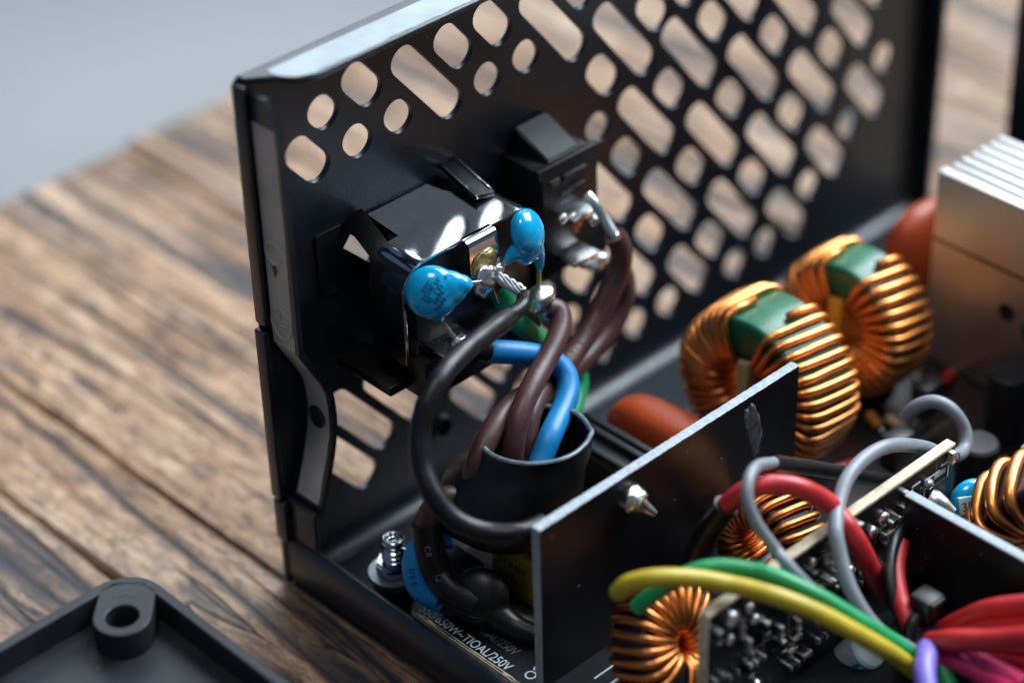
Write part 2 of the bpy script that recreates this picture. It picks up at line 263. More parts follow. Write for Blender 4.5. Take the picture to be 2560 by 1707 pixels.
W = {'brown_inlet': [(36.5, -19.5, 41.5), (37.7, -20.5, 40.7), (36.8, -22.0, 39.5), (34.1, -23.5, 38.4), (30.4, -25.0, 37.3), (25.6, -27.0, 36.2), (22.0, -28.5, 34.3), (19.8, -29.5, 31.1), (18.5, -30.0, 26.4)], 'blue_inlet': [(23.5, -19.5, 40.7), (25.7, -20.0, 39.4), (29.8, -21.5, 37.7), (33.5, -23.0, 35.5), (34.5, -25.0, 33.6), (33.1, -27.0, 31.9), (29.6, -29.0, 30.9), (25.5, -31.0, 30.2), (22.3, -32.0, 27.5)], 'green_inlet': [(30.0, -17.0, 45.4), (31.3, -17.0, 42.4), (33.4, -17.0, 38.6), (36.9, -17.0, 34.3), (40.4, -17.5, 30.6), (43.0, -18.0, 27.0), (43.1, -19.0, 24.1), (39.7, -21.0, 22.4), (34.2, -24.0, 22.5)], 'brown_switch_a': [(52.5, -17.5, 45.6), (53.3, -18.0, 43.3), (53.1, -18.0, 39.7), (50.8, -18.0, 36.2), (46.6, -18.5, 32.7), (40.5, -20.0, 30.7), (33.0, -23.0, 31.4), (26.8, -26.0, 31.9), (23.7, -28.0, 29.6), (22.2, -29.0, 26.7)], 'brown_switch_b': [(55.7, -13.0, 37.3), (56.4, -15.0, 36.4), (56.3, -16.0, 33.7), (54.7, -16.5, 30.7), (51.1, -17.0, 28.3), (45.5, -18.0, 27.2), (38.3, -20.0, 28.2), (28.9, -23.0, 31.7), (22.2, -25.5, 33.4), (17.4, -27.0, 32.5), (14.0, -28.0, 30.0), (12.9, -28.0, 26.3)], 'black_earth': [(30.9, -21.0, 47.2), (29.2, -22.0, 46.4), (25.7, -23.0, 46.8), (19.8, -25.0, 48.0), (13.5, -27.0, 48.9), (7.6, -29.0, 48.9), (3.7, -30.0, 46.6), (1.5, -31.0, 43.3), (-0.2, -33.0, 40.2), (-0.9, -36.0, 37.2), (0.1, -39.0, 34.2), (2.7, -42.0, 32.4), (5.7, -45.0, 32.2), (9.6, -46.0, 32.0)], 'brown_low': [(16.0, -29.0, 21.1), (12.4, -28.0, 24.4), (9.4, -26.8, 26.1), (7.3, -25.9, 24.9), (6.3, -25.5, 22.2), (5.9, -25.6, 20.0)], 'sleeve_low': [(6.3, -25.5, 22.6), (5.9, -26.5, 18.7), (5.9, -28.0, 15.2), (5.9, -31.0, 13.5), (7.4, -34.0, 12.1)], 'blue_low': [(10.1, -26.0, 18.1), (7.4, -24.5, 18.0), (5.1, -24.2, 16.5), (3.9, -25.0, 14.1), (4.0, -26.5, 12.0), (5.6, -29.0, 10.4)], 'sleeve_low2': [(5.2, -28.0, 11.1), (8.1, -31.0, 9.3), (10.6, -35.0, 8.3), (13.6, -40.0, 7.5)], 'red': [(24.9, -59.0, 17.0), (24.5, -59.5, 22.5), (25.3, -60.0, 26.6), (26.3, -61.5, 31.4), (27.0, -63.0, 34.7), (28.6, -65.0, 37.4), (31.5, -67.0, 37.9), (34.3, -69.5, 37.1), (37.2, -71.5, 34.4), (38.3, -73.0, 32.4), (38.0, -75.0, 31.3), (39.0, -76.5, 28.2), (41.4, -77.0, 22.7), (46.5, -75.0, 15.1)], 'grey_sleeved': [(66.3, -62.0, 15.9), (57.6, -63.0, 22.1), (45.9, -63.5, 30.5), (35.3, -64.0, 37.8), (30.1, -65.5, 40.9), (26.7, -67.0, 41.3), (24.9, -68.5, 39.8), (24.6, -70.5, 37.1), (25.9, -72.6, 33.4), (25.7, -74.5, 32.6), (26.4, -77.0, 30.4), (28.7, -80.0, 26.3), (31.1, -84.0, 22.7), (36.6, -88.0, 18.2)], 'grey_loop': [(69.4, -60.0, 24.8), (70.5, -61.0, 26.9), (72.1, -63.0, 28.0), (73.2, -65.5, 27.1), (73.9, -67.5, 24.1), (71.8, -69.0, 22.5), (67.3, -69.6, 24.2), (61.3, -69.6, 29.1), (54.3, -69.5, 33.3), (49.0, -69.5, 34.6), (43.3, -70.5, 34.6), (39.0, -72.4, 33.4), (36.0, -74.5, 32.8), (34.5, -76.0, 31.8), (32.9, -79.0, 28.3), (32.5, -82.0, 25.1), (33.3, -85.0, 22.0), (36.6, -88.0, 18.5)], 'yellow': [(7.3, -62.0, 31.0), (7.5, -64.0, 33.7), (9.5, -67.0, 35.2), (13.5, -70.0, 34.4), (16.5, -72.5, 33.2), (17.9, -75.0, 33.0), (19.6, -79.0, 32.8), (22.9, -83.0, 30.5), (27.0, -86.5, 26.4), (31.7, -89.0, 21.3), (35.1, -90.0, 16.9)], 'green': [(11.8, -61.0, 24.9), (13.5, -63.0, 27.9), (16.0, -67.0, 32.1), (18.6, -69.5, 33.0), (21.7, -72.4, 32.3), (22.6, -75.0, 32.3), (23.3, -76.5, 32.0), (25.9, -80.5, 29.9), (29.4, -84.5, 26.0), (34.5, -87.5, 20.3), (37.3, -89.0, 16.2)], 'black_thin': [(49.4, -76.0, 25.2), (45.8, -77.0, 25.3), (42.4, -79.0, 24.0), (40.3, -81.5, 21.8), (39.8, -84.0, 19.3), (40.2, -86.0, 16.4)], 'red_thin': [(47.4, -77.0, 24.4), (44.0, -79.0, 23.0), (41.1, -82.0, 21.6), (39.3, -85.0, 20.2), (39.7, -87.0, 17.0)], 'bundle_red_0': [(42.8, -87.0, 16.4), (42.7, -91.0, 21.5), (43.8, -95.0, 25.4), (45.5, -101.0, 29.0)], 'bundle_red_1': [(41.5, -87.7, 16.3), (41.9, -91.7, 20.3), (42.8, -95.9, 23.7), (44.5, -102.0, 26.8)], 'bundle_red_2': [(40.6, -88.4, 16.2), (41.1, -92.4, 19.3), (42.8, -96.8, 21.5), (44.5, -103.0, 23.7)], 'bundle_red_3': [(39.3, -89.1, 16.4), (40.3, -93.1, 18.3), (41.9, -97.7, 19.5), (43.5, -104.0, 21.1)], 'bundle_red_4': [(38.4, -89.8, 19.9), (38.0, -93.8, 23.1), (39.0, -98.6, 25.4), (39.9, -105.0, 29.5)], 'bundle_pink_0': [(39.2, -89.0, 18.0), (39.4, -93.0, 19.9), (39.6, -98.0, 20.5), (39.3, -104.0, 20.7)], 'bundle_pink_1': [(37.9, -90.0, 18.5), (38.2, -94.0, 19.6), (38.5, -99.0, 19.4), (36.2, -105.0, 21.0)], 'bundle_purple': [(37.3, -90.0, 19.7), (34.3, -92.0, 21.2), (31.4, -94.0, 21.2), (28.8, -97.0, 19.9)], 'bundle_green': [(39.7, -89.0, 17.1), (37.5, -92.0, 18.0), (35.9, -95.0, 16.7), (34.3, -98.0, 15.5)], 'tie': [(42.2, -85.0, 17.7), (40.0, -87.5, 16.4), (42.1, -86.0, 22.7), (36.7, -88.0, 13.8)]}
# ------------------------------------------------------------------ structure: floor, table
def structure(o): o['kind'] = 'structure'; return o
M_floor = pm('grey_floor', (0.50, 0.50, 0.495), 0, 0.5, 0.22, 1.3)
structure(meshobj('floor', [(-5000, -4000, -720), (6000, -4000, -720), (6000, 6000, -720), (-5000, 6000, -720)], [(0, 1, 2, 3)], M_floor))
def wood_mat():
    m = bpy.data.materials.new('weathered_wood'); m.use_nodes = True; nt = m.node_tree; N = nt.nodes; L = nt.links; b = N['Principled BSDF']
    geo = N.new('ShaderNodeNewGeometry'); oi = N.new('ShaderNodeObjectInfo')
    def mapped(sx, sy, off=True):
        mp = N.new('ShaderNodeMapping'); mp.inputs['Scale'].default_value = (sx, sy, sx)
        L.new(geo.outputs['Position'], mp.inputs[0]); return mp
    def nz(sx, sy, det=6, rough=0.6, dist=0.0):
        n = N.new('ShaderNodeTexNoise'); n.inputs['Scale'].default_value = 1; n.inputs['Detail'].default_value = det; n.inputs['Roughness'].default_value = rough; n.inputs['Distortion'].default_value = dist
        L.new(mapped(sx, sy).outputs[0], n.inputs['Vector']); return n.outputs['Fac']
    def ramp(src, stops):
        r = N.new('ShaderNodeValToRGB'); e = r.color_ramp.elements
        e[0].position, e[0].color = stops[0][0], (*stops[0][1], 1); e[1].position, e[1].color = stops[-1][0], (*stops[-1][1], 1)
        for p_, c_ in stops[1:-1]:
            x = e.new(p_); x.color = (*c_, 1)
        L.new(src, r.inputs[0]); return r.outputs[0]
    def mix(fac, a, b_, mode='MIX'):
        x = N.new('ShaderNodeMix'); x.data_type = 'RGBA'; x.blend_type = mode
        if isinstance(fac, float): x.inputs[0].default_value = fac
        else: L.new(fac, x.inputs[0])
        for i, s in ((6, a), (7, b_)):
            if isinstance(s, tuple): x.inputs[i].default_value = (*s, 1)
            else: L.new(s, x.inputs[i])
        return x.outputs[2]
    fibre = nz(420, 38, 8, 0.7, 0.3)
    broad = nz(55, 14, 5, 0.55, 0.4)
    col = ramp(fibre, [(0.35, (0.050, 0.024, 0.012)), (0.44, (0.25, 0.138, 0.072)), (0.55, (0.43, 0.280, 0.180)), (0.66, (0.64, 0.49, 0.37))])
    col = mix(0.34, col, ramp(broad, [(0.32, (0.15, 0.075, 0.036)), (0.5, (0.34, 0.205, 0.12)), (0.66, (0.60, 0.46, 0.345))]))
    # mottled fibres across the grain
    mott = nz(520, 210, 7, 0.75, 0.8)
    col = mix(0.74, col, ramp(mott, [(0.40, (0.22, 0.18, 0.16)), (0.55, (1.25, 1.2, 1.16))]), 'MULTIPLY')
    # dark cracks along the grain and bluish stains
    def ridge(sx, sy, wid, brk, dist):
        n = nz(sx, sy, 2.5, 0.55, dist)
        d = N.new('ShaderNodeMath'); d.operation = 'SUBTRACT'; L.new(n, d.inputs[0]); d.inputs[1].default_value = 0.5
        ab = N.new('ShaderNodeMath'); ab.operation = 'ABSOLUTE'; L.new(d.outputs[0], ab.inputs[0])
        br_ = N.new('ShaderNodeMapRange'); L.new(nz(sx * 0.8 + 7, sy * 5, 3, 0.6), br_.inputs['Value'])
        br_.inputs['From Min'].default_value = brk; br_.inputs['From Max'].default_value = brk + 0.2; br_.inputs['To Min'].default_value = 0.0001; br_.inputs['To Max'].default_value = wid
        q = N.new('ShaderNodeMapRange'); L.new(ab.outputs[0], q.inputs['Value']); q.inputs['From Min'].default_value = 0; L.new(br_.outputs[0], q.inputs['From Max'])
        q.inputs['To Min'].default_value = 1; q.inputs['To Max'].default_value = 0
        return q.outputs[0]
    r1 = ridge(58, 2.6, 0.046, 0.31, 0.35); r2_ = ridge(125, 7.0, 0.042, 0.44, 0.5)
    mx = N.new('ShaderNodeMath'); mx.operation = 'MAXIMUM'; L.new(r1, mx.inputs[0]); L.new(r2_, mx.inputs[1]); crack = mx.outputs[0]
    stain = ramp(nz(46, 13, 4, 0.6, 0.6), [(0.57, (0, 0, 0)), (0.66, (1, 1, 1))])
    col = mix(stain, col, mix(0.45, col, (0.050, 0.050, 0.062)))
    col = mix(crack, col, (0.013, 0.014, 0.021))
    tint = N.new('ShaderNodeMapRange'); tint.inputs['To Min'].default_value = 0.86; tint.inputs['To Max'].default_value = 1.12
    L.new(oi.outputs['Random'], tint.inputs['Value'])
    hsv = N.new('ShaderNodeHueSaturation'); L.new(col, hsv.inputs['Color']); L.new(tint.outputs[0], hsv.inputs['Value']); hsv.inputs['Saturation'].default_value = 1.06
    L.new(hsv.outputs[0], b.inputs['Base Color'])
    b.inputs['Roughness'].default_value = 0.42; b.inputs['Specular IOR Level'].default_value = 0.55
    h = N.new('ShaderNodeMath'); h.operation = 'SUBTRACT'; L.new(fibre, h.inputs[0]); L.new(crack, h.inputs[1])
    bp = N.new('ShaderNodeBump'); bp.inputs['Strength'].default_value = 0.7; bp.inputs['Distance'].default_value = 0.0008
    L.new(h.outputs[0], bp.inputs['Height']); L.new(bp.outputs[0], b.inputs['Normal'])
    return m
M_wood = wood_mat()
table = bpy.data.objects.new('tabletop', None); C.objects.link(table); table['kind'] = 'structure'
xs = [-430, -352, -268, -196, -118, -62.6, -17.4, 0.2, 61, 128, 205, 288, 362, 455, 540]
for a, b_ in zip(xs, xs[1:]):
    yend = 125 + rnd.uniform(-1.2, 0.8); n = 180; top = -0.2 + rnd.uniform(-0.3, 0.0); V = []; F = []
    for i in range(n + 1):
        y = -420 + (yend + 420) * i / n if i < n else yend
        wl = 0.28 + 0.55 * noise.noise(Vector((a, y * 0.045, 1))) + 0.25 * noise.noise(Vector((a, y * 0.3, 5)))
        wr = 0.28 + 0.55 * noise.noise(Vector((b_, y * 0.045, 9))) + 0.25 * noise.noise(Vector((b_, y * 0.3, 2)))
        xl = a + max(0.05, wl); xr = b_ - max(0.05, wr)
        V += [(xl + 0.15, y, -32), (xl, y, top - 0.8), (xl + 0.6, y, top), (xr - 0.6, y, top), (xr, y, top - 0.8), (xr - 0.15, y, -32)]
    for i in range(n):
        for k in range(5): F.append((6 * i + k, 6 * i + k + 1, 6 * i + k + 7, 6 * i + k + 6))
    F += [tuple(range(5, -1, -1)), tuple(6 * n + k for k in range(6))]
    bm = bmesh.new(); bv = [bm.verts.new(v) for v in V]
    for f in F: bm.faces.new([bv[i] for i in f])
    bmobj('plank', bm, M_wood, table, smooth=True, sharp=30)
box('underframe', -420, 530, -410, 110, -60, -33, M_dcore, table, bev=1)

# ------------------------------------------------------------------ the open case
case = thing('power_supply_case', 'open black sheet metal case with slotted rear panel standing on the wooden table', 'metal case', (0, 0, 0))
TH, V0, DV = 0.685396, 52.0278, 6.39865
tv = (math.sin(TH), -math.cos(TH)); nv = (math.cos(TH), math.sin(TH))
def pill(k, u0, u1, r=2.4):
    v = V0 + DV * k; pts = []
    for uc, a0 in ((u1, -90), (u0, 90)):
        for i in range(11):
            a = R(a0 + 18 * i); c, s_ = math.cos(a), math.sin(a)
            # slightly squared ends, as punched
            c = math.copysign(abs(c) ** 0.92, c); s_ = math.copysign(abs(s_) ** 0.92, s_)
            du, dvv = uc + r * c, v + r * s_
            pts.append((du * tv[0] + dvv * nv[0], du * tv[1] + dvv * nv[1]))
    return pts
ROUND = 0.45; SHORT = 1.7; LONG = 0.6
loops = [[(0, 0), (150, 0), (150, 85.6), (0, 85.6)]]
for k, u, kind in HOLES:
    if kind == 'l': loops.append(pill(k, u[0] - LONG, u[1] + LONG))
    elif kind == 'f': loops.append(pill(k, u[0], u[1]))
    else: h_ = SHORT if kind == 's' else ROUND; loops.append(pill(k, u[0] - h_, u[0] + h_, 2.4 if kind == 's' else 2.3))
loops.append([(16.9, 54.3), (15.5, 52.7), (20.2, 48.0), (20.9, 48.8), (18.1, 53.2)])
loops.append(arc(31.6, 12.5, 1.3, 0, 345, 23))
plate('rear_panel', loops, 1.0, frame((0, 0.5, 0), (1, 0, 0), (0, 0, 1)), M_paint, case, bev=0.14)
lathe('panel_stud', [(1.45, 0), (2.3, -0.1), (2.0, 0.9), (1.5, 1.0), (1.4, 0)], (31.6, -0.02, 12.5), (0, -1, 0), M_paint, case, 24)
# top flange: painted fold with a bare strip
def ragged(x0, x1, y, amp, n):
    return [(x0 + (x1 - x0) * i / n, y + amp * noise.noise(Vector((i * 0.9, y, 3))) + amp * 0.5 * rnd.uniform(-1, 1)) for i in range(n + 1)]
tf = [(0.5, 0.9), (150, 0.9)] + [(150, -6.6)] + [(9, -6.6)] + arc(9, -1.2, 5.4, 270, 200, 8)[0:] + [(0.6, -0.6)]
tfo = plate('top_flange', [tf[::-1]], 0.9, frame((0, 0, 85.62), (1, 0, 0), (0, 1, 0)), M_paint, case, bev=0.25)
tb = [(4.2, -1.0), (149, -1.0)] + ragged(149, 8.6, -6.1, 0.22, 160) + arc(8.6, -1.4, 4.75, 270, 190, 8)
plate('bare_top_strip', [tb[::-1]], 0.12, frame((0, 0, 86.10), (1, 0, 0), (0, 1, 0)), M_bare, tfo, bev=0.03)
# left flange, jogged inwards round the lower screw
fp = [(0.7, 84.3), (0.7, 60), (0.7, 46.5), (1.2, 44), (4.6, 37.5), (5.4, 34.5), (5.5, 30), (4.6, 25), (2.6, 18.5), (1.6, 15.5)]
def strip(name, yl, yr, off, thick, mat, z0, z1, rag=0.0, top_round=False, par=None):
    path = catmull([(a, 0, b) for a, b in fp], 6); path = [p_ for p_ in path if z0 - 0.01 <= p_.z <= z1 + 0.01]
    V = []; F = []; n = len(path)
    for i, p_ in enumerate(path):
        t_ = (path[min(i + 1, n - 1)] - path[max(i - 1, 0)]).normalized(); nn = Vector((t_.z, 0, -t_.x))
        if nn.x > 0: nn = -nn
        y1 = yr
        if top_round and p_.z > 79: y1 = yr + 2.6 * ((p_.z - 79) / 5.3) ** 2
        if rag: y1 += rag * (noise.noise(Vector((p_.z * 1.7, 3, 1))) + rnd.uniform(-.6, .6))
        a = p_ + nn * off; b = p_ + nn * (off - thick)
        for q, y in ((a, yl), (a, y1), (b, y1), (b, yl)): V.append((q.x, y, q.z))
    for i in range(n - 1):
        for k in range(4): F.append((4 * i + k, 4 * i + (k + 1) % 4, 4 * i + 4 + (k + 1) % 4, 4 * i + 4 + k))
    F.append((0, 1, 2, 3)); F.append(tuple(4 * (n - 1) + k for k in (3, 2, 1, 0)))
    bm = bmesh.new(); bv = [bm.verts.new(v) for v in V]
    for f in F: bm.faces.new([bv[i] for i in f])
    return bmobj(name, bm, mat, par or case, smooth=True, sharp=40)
lfo = strip('left_flange', 0.4, -6.9, 0.0, 0.9, M_paint, 15, 85, 0, True)
strip('bare_side_strip', -1.5, -6.2, 0.07, 0.06, M_strip, 17.2, 84, 0.14, True, lfo)
box('corner_fold', -0.5, 0.45, -1.3, 0.95, 47.5, 85.3, M_paint, case, bev=0.3)
box('corner_fold', -0.9, 0.35, -1.2, 0.9, 17.0, 46.6, M_paint, case, bev=0.3)
box('corner_fold', -0.7, 0.45, -1.6, 0.9, 9.0, 16.4, M_paint, case, bev=0.3)
box('lower_flange', 0.45, 1.4, -7.0, -0.2, 1.5, 16.6, M_paint, case, bev=0.2)
lathe('threaded_dimple', [(1.9, -0.5), (1.85, 0.05), (1.6, 0.12), (1.3, -0.1), (1.15, -0.45), (0.3, -0.5)], (0.60, -3.4, 60.2), (-1, 0, 0), M_strip, lfo, 24)
lathe('thread_hole_shade', [(1.3, -0.02), (1.3, 0.1), (0.1, 0.1)], (5.42, -3.6, 30.2), (-1, 0, 0.05), M_dcore, lfo, 24)  # solid dark disc paints the shade inside the threaded hole
lathe('threaded_dimple', [(1.9, -0.6), (1.8, 0.12), (1.5, 0.25), (1.3, 0.1), (1.15, -0.7), (0.3, -0.7)], (5.42, -3.6, 30.2), (-1, 0, 0.05), M_plastic, lfo, 24)
# embossed earth mark
bm_v, bm_f = [], []
ring = [Vector((0.57, -3.7 + 2.2 * math.cos(R(a)), 48.8 + 2.5 * math.sin(R(a)))) for a in range(0, 361, 12)]
tube_geo(ring, 0.10, 6, False, bm_v, bm_f)
for y0, y1, z in ((-5.3, -2.0, 49.4), (-5.0, -2.6, 48.6), (-4.4, -3.1, 47.8)):
    tube_geo([Vector((0.57, y0, z)), Vector((0.57, y1, z))], 0.10, 6, True, bm_v, bm_f)
tube_geo([Vector((0.57, -3.7, 51.2)), Vector((0.57, -3.7, 49.4))], 0.10, 6, True, bm_v, bm_f)
meshobj('earth_mark', bm_v, bm_f, M_strip, lfo, smooth=True)
blob('rust_smear', (0.60, -3.4, 57.4), (0.10, 0.5, 0.9), M_rust, lfo, amp=0.6, seed=4)
# floor pan and side lips
pf = [(0.2, 2.2)] + arc(2.2, 2.2, 2.0, 180, 270, 5) + [(149, 0.2), (149, 1.1), (2.4, 1.1)] + arc(2.4, 2.4, 1.3, 270, 180, 5) + [(1.1, 9.6), (0.2, 9.6)]
plate('floor_pan', [pf], 141.0, frame((0, -69.4, 0), (1, 0, 0), (0, 0, 1)), M_paint, case, bev=0.12)
box('right_flange', 149.1, 150.1, -3.5, 0.05, 0.5, 85.4, M_paint, case, bev=0.2)
box('side_wall', 149.1, 150.1, -139, -18.6, 0.6, 62, M_paint, case, bev=0.2)
cove = [(0.2, 4.3)] + [(-(0.0 + 3.4 * (1 - math.cos(R(a)))), 1.05 + 3.4 * (1 - math.sin(R(a)))) for a in range(0, 91, 10)] + [(-3.5, 0.9), (0.2, 0.9)]
V = []; F = []
for x in (1.6, 148.9):
    for y, z in cove: V.append((x, y, z))
n_ = len(cove)
for i in range(n_ - 1): F.append((i, i + 1, n_ + i + 1, n_ + i))
o = meshobj('floor_bend', V, F, M_paint, case, smooth=True); o.data.set_sharp_from_angle(angle=R(40))
# ------------------------------------------------------------------ mains inlet
inlet = thing('mains_inlet', 'black mains inlet socket under a shiny steel shield on the slotted panel', 'socket', (27, 0, 35))
bm = bmesh.new()
ho = [(21.4, 34.2), (38.4, 34.2), (38.9, 36), (38.9, 52.4), (35.6, 55.8), (19.6, 55.8), (16.4, 52.4), (16.4, 47.5), (21.4, 47.5)]
plate('housing', [[(a, b) for a, b in ho]], 5.6, frame((0, -10.9, 0), (1, 0, 0), (0, 0, 1)), M_plastic, inlet, bev=0.25)
box('housing_neck', 21.6, 38.2, -9.0, -0.05, 34.0, 55.6, M_plastic, inlet, bev=0.4)
box('housing_foot', 15.8, 38.6, -16.0, -9.5, 33.4, 40.4, M_plastic, inlet, bev=0.5)
box('housing_back', 16.2, 38.4, -14.2, -9.5, 39.8, 47.6, M_plastic, inlet, bev=0.3)
box('latch', 10.4, 15.0, -0.35, -0.05, 46.5, 57.0, M_plastic, inlet, bev=0.1)
box('latch_rail', 12.0, 17.5, -12.5, -0.5, 34.6, 36.2, M_plastic, inlet, bev=0.3)
# steel shield: bent sheet over top and both sides
def sheet(name, prof, y0, y1, th, mat, parent, edge=0.12):
    """prof: outer x-z polyline; bent sheet of thickness th between y0 and y1"""
    P = [Vector((a, 0, b)) for a, b in prof]; n = len(P); inn = []
    for i in range(n):
        t_ = (P[min(i + 1, n - 1)] - P[max(i - 1, 0)]).normalized(); inn.append(P[i] + Vector((t_.z, 0, -t_.x)) * th)
    lp = [(p_.x, p_.z) for p_ in P] + [(p_.x, p_.z) for p_ in reversed(inn)]
    o = plate(name, [lp], abs(y1 - y0), frame((0, (y0 + y1) / 2, 0), (1, 0, 0), (0, 0, 1)), mat, parent, bev=edge)
    o.data.polygons.foreach_set('use_smooth', [True] * len(o.data.polygons)); o.data.set_sharp_from_angle(angle=R(32)); wn = o.modifiers.new('normals', 'WEIGHTED_NORMAL'); wn.keep_sharp = True; wn.weight = 90; return o
spl = [(13.3, 40.6), (13.3, 48), (13.3, 52.2)] + arc(17.6, 52.2, 4.3, 180, 90, 16)[1:]
spr = arc(35.5, 52.6, 3.9, 90, 0, 16) + [(39.4, 48), (39.4, 41)]
sheet('shield_side', spl, -15.0, -7.8, 0.5, M_shiny, inlet, 0.06)
sheet('shield_side', spr, -15.0, -7.8, 0.5, M_shiny, inlet, 0.06)
tp = [(17.6, -15.0), (35.5, -15.0), (35.5, -7.8), (33.6, -7.8), (31.8, -3.2), (31.4, -0.3), (19.9, -0.3), (19.2, -7.8), (17.6, -7.8)]
plate('shield_top', [tp], 0.5, frame((0, 0, 56.25), (1, 0, 0), (0, 1, 0)), M_shiny, inlet, bev=0.04)
def strap(name, a, b, w, th, mat, parent, bev=0.12):
    a = Vector(a); b = Vector(b); d = (b - a); L_ = d.length; x = d.normalized(); wv = Vector(w).normalized(); wv = (wv - x * wv.dot(x)).normalized(); W_ = Vector(w).length
    bm = bmesh.new(); bbox(bm, 0, L_, -W_ / 2, W_ / 2, -th / 2, th / 2, bev)
    m = Matrix.Identity(4); z = x.cross(wv)
    for i in range(3): m[i][0] = x[i]; m[i][1] = wv[i]; m[i][2] = z[i]; m[i][3] = a[i]
    bmesh.ops.transform(bm, matrix=m, verts=bm.verts)
    return bmobj(name, bm, mat, parent, smooth=True, sharp=35)
strap('clip', (17.4, -0.2, 57.4), (15.4, -9.0, 55.4), (2.8, -0.3, 1.6), 0.6, M_plastic, inlet)
clo = strap('clip', (36.0, -0.1, 57.8), (34.3, -9.4, 57.0), (3.4, -0.4, -0.5), 0.8, M_plastic, inlet)
strap('clip_edge', (34.4, -0.6, 58.2), (32.7, -9.6, 57.4), (0.35, 0, 0), 0.35, M_shiny, clo, 0.05)
strap('clip_edge', (37.4, -0.6, 58.0), (35.9, -9.0, 57.2), (0.35, 0, 0), 0.35, M_shiny, clo, 0.05)
# earth tab folded down over the front
tabp = [(-14.6, 56.5), (-15.7, 56.5), (-16.25, 56.2), (-16.5, 55.6), (-16.9, 46.5)]
V = []; F = []
for y, z in tabp:
    for x in (24.6, 30.1): V += [(x, y, z), (x, y + 0.45, z - 0.35)]
n_ = len(tabp)
for i in range(n_ - 1):
    a = 4 * i; b = a + 4
    F += [(a, a + 2, b + 2, b), (a + 1, b + 1, b + 3, a + 3), (a, b, b + 1, a + 1), (a + 2, a + 3, b + 3, b + 2)]
F += [(0, 1, 3, 2), (4 * n_ - 4, 4 * n_ - 2, 4 * n_ - 1, 4 * n_ - 3)]
o = meshobj('earth_tab', V, F, M_shiny, inlet, smooth=True); o.data.set_sharp_from_angle(angle=R(50))
blob('flux_residue', (27.2, -16.75, 52.4), (2.5, 0.16, 1.7), M_flux, inlet, amp=0.5, freq=1.2, seed=2)
blob('solder_joint', (27.3, -17.2, 49.6), (2.2, 0.9, 2.5), M_solder, inlet, amp=0.45, freq=1.1, seed=5)
blob('solder_joint', (28.9, -17.6, 50.6), (0.9, 0.8, 1.1), M_solder, inlet, amp=0.35, freq=1.4, seed=9)
blob('burnt_spot', (28.3, -18.1, 48.3), (0.7, 0.25, 0.8), M_rust, inlet, amp=0.5, seed=8)
box('terminal_blade', 17.6, 24.2, -20.2, -13.8, 41.1, 41.9, M_tin, inlet, bev=0.2)
blob('solder_joint', (20.3, -18.6, 42.9), (1.5, 1.3, 1.2), M_solder, inlet, amp=0.4, freq=1.2, seed=3)
blob('solder_joint', (22.9, -18.8, 42.6), (1.5, 0.8, 0.7), M_solder, inlet, amp=0.25, freq=1.2, seed=13)
blob('burnt_spot', (20.9, -19.7, 42.0), (0.6, 0.3, 0.8), M_rust, inlet, amp=0.5, seed=6)
box('terminal_blade', 33.8, 37.2, -19.8, -13.8, 41.4, 42.2, M_tin, inlet, bev=0.2)
tube('solder_joint', [(35.9, -18.2, 44.6), (36.2, -18.4, 43.4), (36.6, -18.8, 41.9), (37.1, -19.2, 40.3), (37.2, -19.4, 38.6)], [0.5, 1.6, 1.75, 1.5, 1.8, 1.3], M_solder, inlet, seg=16, wob=0.35)

# ------------------------------------------------------------------ blue disc capacitors soldered across the inlet
vdir = Vector((-0.62, -0.52, 0.59)).normalized()
def look_rot(n_, up=(0, 0, 1)):
    n_ = Vector(n_).normalized(); u = Vector(up).cross(n_).normalized(); w = n_.cross(u)
    m = Matrix.Identity(3)
    for i in range(3): m[i][0] = u[i]; m[i][1] = w[i]; m[i][2] = n_[i]
    return m
c1 = thing('disc_capacitor', 'round blue disc capacitor facing the camera at the left of the steel earth tab', 'capacitor', (16.4, -17.5, 48), 'blue disc capacitors on the mains inlet')
rot1 = look_rot((-0.60, -0.62, 0.50))
cc = Vector((16.5, -17.5, 52.8))
cb1 = voxel_body('body', [('e', cc, (3.8, 3.8, 2.1), rot1), ('e', cc + rot1 @ Vector((2.3, 0.55, 0)), (2.7, 2.5, 1.7), rot1), ('e', cc + rot1 @ Vector((3.9, 0.95, 0)), (1.8, 1.5, 1.25), rot1), ('t', [cc + rot1 @ Vector((2.6, 0.5, 0)), cc + rot1 @ Vector((4.6, 1.1, 0)), (21.9, -17.5, 51.5), (22.7, -17.5, 51.2)], [1.3, 1.2, 0.85, 0.55, 0.42]),
     ('t', [cc + rot1 @ Vector((0.7, -3.2, 0)), (17.7, -17.4, 48.2), (18.3, -17.4, 47.2)], [0.9, 0.62, 0.42])], M_cyan, c1, 0.2, 16)
tube('lead', [(22.3, -17.5, 51.3), (23.6, -17.5, 50.9), (25.0, -17.5, 50.4), (26.5, -17.4, 50.0)], 0.38, M_tin, c1)
tube('lead', [(18.1, -17.4, 47.5), (18.6, -17.5, 46.2), (19.2, -17.8, 45.0), (20.0, -18.3, 43.4)], 0.36, M_tin, c1)
fu2 = Vector((0.62, 0.78)); fv2 = Vector((-0.78, 0.62))
